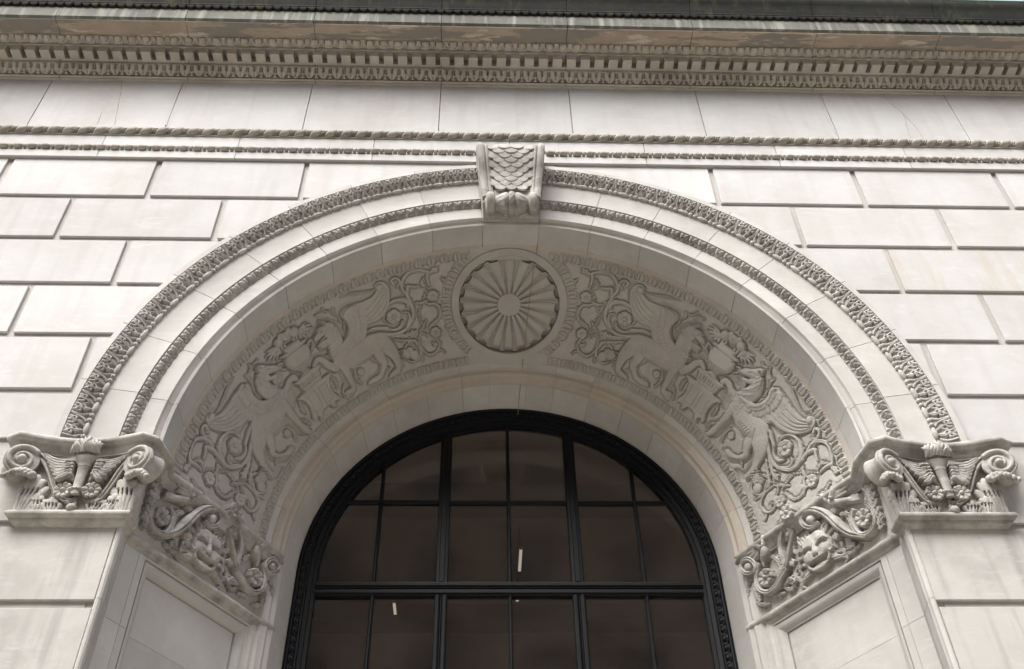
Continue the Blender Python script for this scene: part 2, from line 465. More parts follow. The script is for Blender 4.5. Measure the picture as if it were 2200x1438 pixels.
for k in range(0, 10):
    z0 = 2.881 - .6 * k
    z1 = 3.444 if k == 0 else z0 + .545
    J = [1.99, 3.415, 4.845, 6.275, 7.705, X9] if k % 2 == 0 else [2.68, 4.08, 5.51, 6.94, 8.37, X9]
    if k == 0: J = [.30] + J
    elif k in (1, 2, 3): J = [.5] + J
    elif k in (4, 5): J = [2.0] + (J[1:] if k == 4 else J[1:])
    if k == 4: J = [2.0, 3.39, 4.845, 6.275, 7.705, X9]
    if k >= 6: J = [2.745 - G, 4.08 if k % 2 else 4.845, 5.51 if k % 2 else 6.275, 6.94 if k % 2 else 7.705, X9]
    for s in (-1, 1):
        for a, b in zip(J[:-1], J[1:]):
            a2, b2 = a + G + rs_.uniform(-.004, .004), b - G + rs_.uniform(-.004, .004); zj = rs_.uniform(-.003, .003)
            if s > 0: stone(a2, b2, z0 + zj, z1 + rs_.uniform(-.004, .002), PIER if k >= 6 else WALL)
            else: stone(-b2, -a2, z0 + zj, z1 + rs_.uniform(-.004, .002), PIER if k >= 6 else WALL)
bedm = wall_columns(-X9, X9, 0, 5.4, 3.2, .024, .6)
bedm.box(-X9, -2.80, .024, .6, GZ, 0).box(2.80, X9, .024, .6, GZ, 0)
under(bedm.obj('mortar_bed', BED), wall)
under(MB().box(-X9, X9, -.2, 9, 5.745, 5.86).obj('roof_slab', BED), wall)

# ------------------------------------------------------------------ upper frieze of smooth slabs
fz = empty('frieze_course', 'smooth band of tall pale limestone slabs between the rope moulding and the cornice', 'wall', (0, 0, 3.9))
J = [-X9] + [-.727 + 1.387 * i for i in range(-5, 8)] + [X9]
rs = np.random.RandomState(4)
for a, b in zip(J[:-1], J[1:]):
    under(bevel_box(a + .0035, b - .0035, 3.90, 4.93, rs.uniform(-.002, .001), .03, .003).obj('stone_slab', WALL), fz)

CRACKS = [[(4.142, 4.896), (4.174, 4.645), (4.249, 4.466), (4.209, 4.2), (4.187, 4.012)], [(4.249, 4.466), (4.308, 4.246), (4.323, 3.973)], [(-4.209, 4.25), (-4.191, 4.047)], [(-3.505, 4.445), (-3.494, 4.032)], [(-4.174, 4.928), (-4.115, 4.624), (-4.062, 4.272), (-4.015, 4.035)], [(3.423, 4.893), (3.389, 4.622), (3.395, 4.291), (3.416, 4.034)]]
def ribbon(P, wd, y, name, mat, parent):
    P = smooth_pts(np.c_[np.array(P, float), np.zeros(len(P))], 4)[:, :2]
    jit = np.random.RandomState(len(P)).uniform(-.005, .005, len(P)); V = []; F = []
    for i, (x, z) in enumerate(P):
        w = wd * (.6 + .8 * ((i * 37) % 10) / 10)
        V += [(x + jit[i] - w, y, z), (x + jit[i] + w, y, z), (x + jit[i] - w, .01, z), (x + jit[i] + w, .01, z)]
    for i in range(len(P) - 1):
        a = 4 * i; F += [(a, a + 1, a + 5, a + 4), (a, a + 4, a + 6, a + 2), (a + 1, a + 3, a + 7, a + 5)]
    under(MB().add(V, F).obj(name, mat, sharp=None), parent)
for P in CRACKS: ribbon(P, .0065, -.0022, 'crack', PIER, fz)

# ------------------------------------------------------------------ architrave strip, bead row, rope
st = empty('architrave', 'plain limestone strip with a bead and reel row just above the top stone course', 'moulding', (0, 0, 3.44))
JA = [-X9, -8.1, -6.76, -5.4, -4.03, -2.7, -1.36, 0, 1.36, 2.7, 4.03, 5.4, 6.76, 8.1, X9]
for a, b in zip(JA[:-1], JA[1:]):
    m = MB().prism_x([(.03, 3.446), (-.03, 3.446), (-.03, 3.545), (-.012, 3.55), (-.012, 3.63), (-.03, 3.636), (-.03, 3.80), (.0, 3.80), (.03, 3.80)], a + .003, b - .003)
    under(m.obj('fascia_stone', WALL), st)
bead = MB().ellipsoid((0, 0, 0), (.043, .030, .031), 10, 8).mesh('bead', ROPE)
# lozenge-ended barrel
for v in bead.vertices: v.co.x = max(-.041, min(.041, v.co.x * 1.25))
reel = MB().ellipsoid((0, 0, 0), (.021, .024, .026), 8, 6).mesh('reel', ROPE)
PB = .1342
for i in range(-66, 67):
    if abs(i * PB) < .3: continue
    under(link('bead', bead, None, (i * PB, -.038, 3.589)), st)
    under(link('reel', reel, None, (i * PB + PB / 2, -.035, 3.589)), st)

rp = empty('rope_moulding', 'twisted rope moulding in brownish limestone running across above the arch', 'moulding', (0, 0, 3.8))
under(MB().prism_x([(.03, 3.80), (-.042, 3.802), (-.042, 3.818), (-.012, 3.826), (-.012, 3.90), (.03, 3.91)], -X9, X9).obj('rope_bed', ROPE), rp)
PR = .1535
def rope_piece(name, a0, a1, rr, bulge, n=8, m=10):
    V = []; F = []
    for j in range(m + 1):
        ph = rad(-110 + 250 * j / m)
        for i in range(n + 1):
            t = i / n
            x = (a0 + (a1 - a0) * t) * PR + .28 * PR * (ph / math.pi * 1.6)
            r = rr + bulge * (max(0, 1 - abs(2 * t - 1) ** 3) ** .5)
            V.append((x, -math.cos(ph) * r, math.sin(ph) * r))
    for j in range(m):
        for i in range(n): F.append((j * (n + 1) + i, j * (n + 1) + i + 1, (j + 1) * (n + 1) + i + 1, (j + 1) * (n + 1) + i))
    return MB().add(V, F).mesh(name, ROPE, 60)
strand = rope_piece('strand', 0, .69, .033, .019)
cord = rope_piece('cord', .71, .81, .028, .015, 4)
cord2 = rope_piece('cord', .86, .96, .028, .015, 4)
for i in range(-57, 58):
    for nm, me in (('strand', strand), ('cord', cord), ('cord', cord2)):
        under(link(nm, me, None, (i * PR, -.034, 3.862), (rs.uniform(-.08, .08) if nm == 'strand' else 0, 0, 0)), rp)

# ------------------------------------------------------------------ cornice
cn = empty('cornice', 'deep overhanging stone cornice with dentils and egg and dart rows, moss stained along its top', 'cornice', (0, 0, 4.86))
def bandmap(p0, p1):
    p0 = np.array(p0, float); d = np.array(p1, float) - p0; L = np.linalg.norm(d); d /= L
    nn = np.array([-d[1], d[0]])
    if nn[0] > 0: nn = -nn
    return L, (lambda u, w, h: np.stack([u, p0[0] + d[0] * w + nn[0] * h, p0[1] + d[1] * w + nn[1] * h], -1))
JC = [-X9] + [-.727 + 1.36 * i for i in range(-5, 8)] + [X9]
for a, b in zip(JC[:-1], JC[1:]):
    a += .003; b -= .003
    under(MB().prism_x([(.06, 4.855), (-.028, 4.853), (-.028, 4.866), (-.05, 4.872), (-.05, 4.884), (-.035, 4.90), (-.11, 4.99), (-.14, 4.984), (-.14, 5.012), (.06, 5.012)], a, b).obj('bed_moulding', CORN), cn)
    under(MB().prism_x([(.06, 5.016), (-.165, 5.016), (-.165, 5.118), (-.272, 5.118), (-.272, 5.150), (-.25, 5.165), (-.335, 5.20), (.06, 5.21)], a, b).obj('dentil_course', CORN), cn)
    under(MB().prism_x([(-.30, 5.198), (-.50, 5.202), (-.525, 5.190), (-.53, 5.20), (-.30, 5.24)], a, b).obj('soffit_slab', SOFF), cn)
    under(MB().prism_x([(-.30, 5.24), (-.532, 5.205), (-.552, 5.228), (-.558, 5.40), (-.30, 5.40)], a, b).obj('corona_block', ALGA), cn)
    under(MB().prism_x([(-.30, 5.405), (-.545, 5.405), (-.56, 5.452), (-.585, 5.452), (-.585, 5.458), (-.592, 5.458), (-.592, 5.468), (-.60, 5.485), (-.61, 5.51), (-.625, 5.56), (-.65, 5.61), (-.674, 5.65), (-.68, 5.715), (-.30, 5.735)], a, b).obj('gutter_block', MOSS), cn)
    under(MB().prism_x([(-.60, 5.718), (-.687, 5.718), (-.687, 5.727), (-.60, 5.73)], a, b).obj('flashing', COPP), cn)
# scallops under the gutter
L, mp = bandmap((-.556, 5.402), (-.576, 5.452))
r = Relief(-.045, .045, 0, L, .006)
r.pad([(-.046, L), (-.046, L * .62), (-.036, L * .30), (-.018, L * .06), (0, 0), (.018, L * .06), (.036, L * .30), (.046, L * .62), (.046, L)], .018, .010)
scal = r.mesh('scallop', mp, MOSS)
for i in range(-96, 97): under(link('scallop', scal, None, (i * .0925, 0, 0)), cn)
# egg and dart
L, mp = bandmap((-.262, 5.158), (-.345, 5.198))
PE = .150
r = Relief(-PE / 2, PE / 2, 0, L, .0055)
r.chain([(-.062, L, .010), (-.055, .045, .012), (-.034, .015, .012), (0, .004, .012), (.034, .015, .012), (.055, .045, .012), (.062, L, .010)], .9, .006)
sl = r.win(-.05, .05, 0, L)
U, W = np.meshgrid(r.u[sl[1]], r.w[sl[0]])
q = 1 - (U / .040) ** 2 - ((W - .058) / .050) ** 2
r.put(sl, np.where(q > 0, .006 + .036 * np.sqrt(np.maximum(q, 0)), -1))
egg = r.mesh('egg', mp, CORN, sharp=None)
r = Relief(-.03, .03, 0, L, .005)
r.chain([(0, L, .022), (0, .05, .013), (0, .012, .006)], .9, .004)
r.chain([(-.022, .012, .007), (0, .03, .008), (.022, .012, .007)], .8, .004)
dart = r.mesh('dart', mp, CORN)
for i in range(-59, 60):
    under(link('egg', egg, None, (i * PE, 0, 0)), cn)
    under(link('dart', dart, None, ((i + .5) * PE, 0, 0)), cn)
# dentils
PD = .1525
den = bevel_box(-.050, .050, 5.0165, 5.117, -.262, -.16, .004).mesh('dentil', CORN)
for i in range(-59, 60): under(link('dentil', den, None, ((i + .5) * PD, 0, 0)), cn)
# pierced leaf row
L, mp = bandmap((-.052, 4.886), (-.126, 4.986))
PL = .148
r = Relief(-PL / 2, PL / 2, 0, L, .0045)
r.H[:] = .008
r.pad([(-.073, .006), (.073, .006), (.073, L - .004), (-.073, L - .004)], .012, .010, .006)
for s in (-1, 1):
    r.chain([(s * .012, .012, .010), (s * .036, .018, .022), (s * .050, .055, .026), (s * .04, .10, .026), (s * .02, .122, .018)], .6, .012)
r.chain([(0, .02, .010), (0, .05, .008), (0, .075, .008)], .8, .008)
for s in (-1, 1):
    r.cut([(s * .011, .060), (s * .012, .112)], .0065, .06, 0)
    r.cut([(s * .018, .022), (s * .040, .010)], .0105, .06, 0)
    r.cut([(s * .016, .034), (s * .026, .03)], .008, .05, 0)
r.cut([(-.074, .122), (-.066, .07)], .008, .02, 0); r.cut([(.074, .122), (.066, .07)], .008, .02, 0)
r.done(); r.H[r.H < .0015] = -1
leafrow = r.mesh('carved_leaf', mp, CORN, floor=-.016)
for i in range(-60, 61): under(link('carved_leaf', leafrow, None, (i * PL, 0, 0)), cn)

# ------------------------------------------------------------------ archivolt
ar = empty('archivolt', 'moulded stone arch front with leaf, bead and egg rows springing from the two capitals', 'arch')
AJ = [-1.5, 9.2, 19.9, 30.9, 41.7, 52.4, 63.2, 73.9, 84.3, 95.7, 106.1, 116.8, 127.6, 138.3, 149.1, 160.1, 170.8, 181.5]
PROF = [(3.39, .03), (3.388, -.045), (3.338, -.045), (3.335, -.02), (3.235, .028), (3.222, .034), (3.182, .034), (3.18, .035), (2.952, .035), (2.95, .055), (2.873, .092),
        (2.862, .084), (2.73, .086), (2.722, .112), (2.692, .134), (2.676, .122), (2.672, .108), (2.652, .116), (2.662, .37), (2.652, .41), (2.72, .46), (3.39, .46)]
for a, b in zip(AJ[:-1], AJ[1:]):
    MB().arc(PROF, a + .05, b - .05, 10).obj('voussoir', ARCH, ar, 28)
MB().arc([(3.382, .03), (3.38, -.039), (3.345, -.039), (3.325, -.008), (3.235, .036), (3.182, .040), (2.958, .041), (2.945, .065), (2.873, .1), (2.862, .092), (2.74, .093), (2.728, .118), (2.70, .14), (2.66, .115), (2.668, .36), (3.38, .42)], -1, 181, 90).obj('joint_mortar', BED, ar)
def arcband(p0, p1):                     # unit strip at the crown: u along the arc, w from outer edge to inner
    p0 = np.array(p0, float); d = np.array(p1, float) - p0; L = np.linalg.norm(d); d /= L
    nn = np.array([d[1], -d[0]])
    if nn[1] > 0: nn = -nn               # nn = (R, y), towards the viewer
    def f(u, w, h):
        R = p0[0] + d[0] * w + nn[0] * h; y = p0[1] + d[1] * w + nn[1] * h
        a = math.pi / 2 - u / p0[0]
        return np.stack([R * np.cos(a), y, R * np.sin(a)], -1)
    return L, f
def around(name, me, angs, parent):
    for a in angs: link(name, me, parent, rot=(0, rad(90 - a), 0))
L, mp = arcband((3.336, -.036), (3.226, .026))
DP = 3.6; PW = rad(DP) * 3.336
angs = [90 + DP * (i + .5) for i in range(-25, 25) if abs(DP * (i + .5)) > 5]
r = Relief(-PW / 2, PW / 2, 0, L, .0045); r.H[:] = .003
for s in (-1, 1):
    r.chain([(s * .022, L, .012), (s * .040, .085, .018), (s * .046, .045, .022), (s * .040, .014, .016)], .75, .010)
    r.chain([(s * .044, .075, .012), (s * .066, .058, .015), (s * .074, .034, .011)], .9, .012)
    r.chain([(s * .046, .042, .014), (s * .066, .022, .014), (s * .074, .008, .009)], .9, .012)
    r.chain([(s * .038, .060, .012), (s * .020, .040, .013), (s * .014, .016, .010)], .9, .012)
    r.chain([(s * .034, .090, .010), (s * .014, .072, .010), (s * .004, .048, .008)], .9, .010)
    r.chain([(s * .060, L, .010), (s * .088, .095, .012), (s * .096, .060, .012), (s * .104, .0, .016)], .8, .006)
    r.cut([(s * .058, .064), (s * .072, .074), (s * .080, .064)], .006, .03); r.cut([(s * .060, .040), (s * .066, .036)], .005, .03)
    r.cut([(s * .028, .064), (s * .022, .058)], .006, .03); r.cut([(s * .030, .030), (s * .028, .016)], .005, .03)
    r.cut([(s * .030, L), (s * .042, .085), (s * .047, .045), (s * .042, .014)], .003, .006)
r.done(); r.H[r.H < .0015] = -1
lf = r.mesh('leaf_pair', mp, CARR, floor=-.012)
around('leaf_pair', lf, angs, ar)
def at_crown(me, R, y, name, angs, ar): 
    for a in angs: link(name, me, ar, (R * math.cos(rad(a)), y, R * math.sin(rad(a))), (0, rad(90 - a), 0))
bd = MB().ellipsoid((0, 0, 0), (.060, .0215, .021), 10, 8).mesh('bead', CARR)
pl = MB().ellipsoid((0, 0, 0), (.022, .022, .022), 8, 6).mesh('pearl', CARR)
at_crown(bd, 3.202, .022, 'bead', angs, ar)
at_crown(pl, 3.202, .022, 'pearl', [a + d for a in angs for d in (DP / 2 - .42, DP / 2 + .42) if abs(a + d - 90) > 5.8 and 0 < a + d < 180], ar)
L, mp = arcband((2.951, .050), (2.874, .090))
DE = 1.8; PW = rad(DE) * 2.951
r = Relief(-PW / 2, PW / 2, 0, L, .004); r.H[:] = .002
r.pad([(-.040, .004), (.040, .004), (.041, .03), (.032, .058), (.0, .082), (-.032, .058), (-.041, .03)], .030, .04, .004)
for s in (-1, 1): r.cut([(s * .004, .012), (s * .012, .05), (s * .014, .066)], .004, .016); r.cut([(s * .016, .010), (s * .026, .04)], .003, .007)
r.cut([(0, .006), (0, .075)], .004, .010, 0)
r.chain([(-.046, .06, .010), (-.046, L, .012)], .7, .004, sm=0); r.chain([(.046, .06, .010), (.046, L, .012)], .7, .004, sm=0)
r.done(); r.H[r.H < .0015] = -1
eg = r.mesh('egg_leaf', mp, CARR, floor=-.012)
around('egg_leaf', eg, [90 + DE * (i + .5) for i in range(-50, 50) if abs(DE * (i + .5)) > 5.9], ar)

# ------------------------------------------------------------------ keystone console
ks = empty('keystone', 'scrolled console keystone with overlapping scales at the crown of the arch', 'keystone', (0, 0, 2.62))
def kw(z): return .262 + (z - 2.62) * (.342 - .262) / .82        # half width
def kprof(n=30):                                                 # centre line of the console front (y, z)
    P = [(-.03, 3.437), (-.17, 3.436), (-.245, 3.41), (-.262, 3.36), (-.255, 3.27), (-.225, 3.15), (-.19, 3.03), (-.165, 2.92), (-.155, 2.84), (-.152, 2.79), (-.150, 2.75), (-.148, 2.72)]
    return smooth_pts(np.c_[np.array(P), np.zeros(len(P))], 4)[:, :2]
KP = kprof()
def kslab(xa, xb, off):                                          # block between two side fractions, front moved by off
    V = []; F = []; n = len(KP)
    d = np.gradient(KP, axis=0); d /= np.linalg.norm(d, axis=1)[:, None]; nr = np.c_[d[:, 1], -d[:, 0]]
    Q = KP + nr * off
    for y, z in Q: V += [(xa * kw(z), y, z), (xb * kw(z), y, z)]
    for y, z in Q: V += [(xa * kw(z), .1, min(z, 3.43)), (xb * kw(z), .1, min(z, 3.43))]
    for i in range(n - 1):
        F += [(2 * i, 2 * i + 1, 2 * i + 3, 2 * i + 2), (2 * i, 2 * i + 2, 2 * n + 2 * i + 2, 2 * n + 2 * i), (2 * i + 1, 2 * n + 2 * i + 1, 2 * n + 2 * i + 3, 2 * i + 3)]
    return MB().add(V, F)
nrm_y = np.gradient(KP, axis=0)
sgn = -1 if (nrm_y[10][1] < 0) else 1
OUT = 1.0
_d = np.gradient(KP, axis=0); _n = np.c_[_d[:, 1], -_d[:, 0]]
if _n[20][0] > 0: OUT = -1.0
under(kslab(-.70, .70, -.012 * OUT).obj('scale_bed', CAPI), ks)
for s in (-1, 1):
    under(kslab(s * .98, s * .62, .004 * OUT).obj('side_plate', CAPI), ks)
    for xa, rr in ((.87, .034), (.715, .016)):                    # roll and bead along each side
        V = []; F = []; m = 10
        d = np.gradient(KP, axis=0); d /= np.linalg.norm(d, axis=1)[:, None]; nr = np.c_[d[:, 1], -d[:, 0]] * OUT
        for (y, z), q in zip(KP, nr):
            for j in range(m):
                a = 2 * math.pi * j / m
                V.append((s * xa * kw(z) + rr * math.cos(a), y + q[0] * (.004 + rr * .8 * math.sin(a)), z + q[1] * (.004 + rr * .8 * math.sin(a))))
        for i in range(len(KP) - 1):
            for j in range(m): F.append((i * m + j, i * m + (j + 1) % m, (i + 1) * m + (j + 1) % m, (i + 1) * m + j))
        F += [tuple(range(m)), tuple(range(len(V) - m, len(V)))]
        under(MB().add(V, F).obj('side_roll' if rr > .02 else 'side_bead', CAPI), ks)
# scales: rows down the front
arcl = np.r_[0, np.cumsum(np.linalg.norm(np.diff(KP, axis=0), axis=1))]
def kat(t):
    y = np.interp(t, arcl, KP[:, 0]); z = np.interp(t, arcl, KP[:, 1])
    e = .004; y2 = np.interp(t + e, arcl, KP[:, 0]); z2 = np.interp(t + e, arcl, KP[:, 1])
    y1 = np.interp(t - e, arcl, KP[:, 0]); z1 = np.interp(t - e, arcl, KP[:, 1])
    d = np.array([y2 - y1, z2 - z1]); d /= np.linalg.norm(d)
    return y, z, d
def scale_mesh():
    V = [(0, 0, .010)]; F = []
    n = 12
    for rr, h in ((.6, .0095), (.94, .0085), (1.0, .005), (1.01, -.010)):
        for j in range(n + 1):
            a = math.pi * (1 + j / n)
            V.append((.062 * rr * math.cos(a), .060 * rr * math.sin(a), h))
    for j in range(n): F.append((0, 1 + j, 2 + j))
    for k in range(3):
        for j in range(n):
            a = 1 + k * (n + 1) + j; F.append((a, a + n + 1, a + n + 2, a + 1))
    for rr in (1.0,):
        b = len(V); V += [(-.062, .05, .004), (.062, .05, .004)]; F += [(0, 1, b), (0, b, b + 1), (0, b + 1, 1 + n)]
    return MB().add(V, F).mesh('scale', CAPI, 40)
scm = scale_mesh()
row = 0
t = .27
while kat(t)[1] > 2.835:
    y, z, d = kat(t)
    wsc = kw(z) / .32
    for i in ([-1.5, -.5, .5, 1.5] if row % 2 == 0 else [-1, 0, 1]):
        x = i * .112 * wsc
        bul = .016 * (1 - (x / .2) ** 2)
        vx = Vector((1, 0, 0)); vd = Vector((0, -d[0], -d[1])); vn = vx.cross(vd)
        if vn.y > 0: vn = -vn
        o = link('scale', scm)
        tilt = Matrix.Rotation(rad(-6), 4, 'X')
        Mx = Matrix((( vx.x, vd.x, vn.x, x), (vx.y, vd.y, vn.y, y), (vx.z, vd.z, vn.z, z), (0, 0, 0, 1)))
        Mx = Mx @ tilt @ Matrix.Diagonal((wsc, .95, 1, 1))
        Mx.translation += vn * (bul - .004)
        o.parent = ks; o.matrix_parent_inverse = Matrix.Translation(-ks.location); o.matrix_world = Mx
        o.matrix_basis = Mx
    row += 1; t += .056
# lower scroll: two drums, gathered leaves and a band between
for s in (-1, 1):
    m = MB()
    V = []; F = []; n = 20
    pr = [(.155, .060), (.158, .086), (.166, .104), (.185, .114), (.212, .114), (.228, .104), (.238, .080), (.242, .056), (.250, .054), (.250, .032), (.256, .030), (.256, 0)]
    for x, rr in pr:
        for j in range(n):
            a = 2 * math.pi * j / n; V.append((s * x, -.105 + rr * math.cos(a), 2.685 + rr * 1.0 * math.sin(a)))
    for i in range(len(pr) - 1):
        for j in range(n): F.append((i * n + j, i * n + (j + 1) % n, (i + 1) * n + (j + 1) % n, (i + 1) * n + j))
    under(m.add(V, F).obj('scroll_end', CAPI), ks)
    V = []; F = []; pr = []
    for i in range(15):
        t_ = i / 14; pr.append((.022 + .140 * t_, .094 + .026 * math.sin(min(1, t_ * 2.4) * math.pi / 2) - .062 * t_ ** 1.3))
    n = 40
    for x, rr in pr:
        for j in range(n):
            a = 2 * math.pi * j / n; g = .009 * abs(math.cos(a * 7)) ** .5 - .004 * (abs(math.cos(a * 7)) < .25) + .002 * math.cos(a * 28 + x * 60)
            V.append((s * x, -.100 + (rr + g) * math.cos(a), 2.685 + (rr + g) * math.sin(a)))
    for i in range(len(pr) - 1):
        for j in range(n): F.append((i * n + j, i * n + (j + 1) % n, (i + 1) * n + (j + 1) % n, (i + 1) * n + j))
    under(MB().add(V, F).obj('gathered_leaves', CAPI), ks)
V = []; F = []; n = 48
for i in range(9):
    x = -.026 + .052 * i / 8
    for j in range(n):
        a = 2 * math.pi * j / n
        rr = .112 + .012 * math.sqrt(max(0, 1 - (x / .027) ** 2)) - .008 * max(0, math.cos(a * 12 + x * 120)) ** 4
        V.append((x, -.100 + rr * math.cos(a), 2.685 + rr * math.sin(a)))
for i in range(8):
    for j in range(n): F.append((i * n + j, i * n + (j + 1) % n, (i + 1) * n + (j + 1) % n, (i + 1) * n + j))
under(MB().add(V, F).obj('tie_band', CAPI), ks)
under(MB().add([(s * w, y, z) for s, w in ((-1, 1), (1, 1)) for w, y, z in ((.275, .09, 2.80), (.262, .09, 2.655), (.262, .0, 2.612), (.262, -.03, 2.618), (.27, -.12, 2.69), (.272, -.135, 2.80))],
     [(0, 1, 2, 3, 4, 5), (6, 7, 8, 9, 10, 11)] + [(i, i + 1, i + 7, i + 6) for i in range(5)]).obj('console_foot', CAPI), ks)

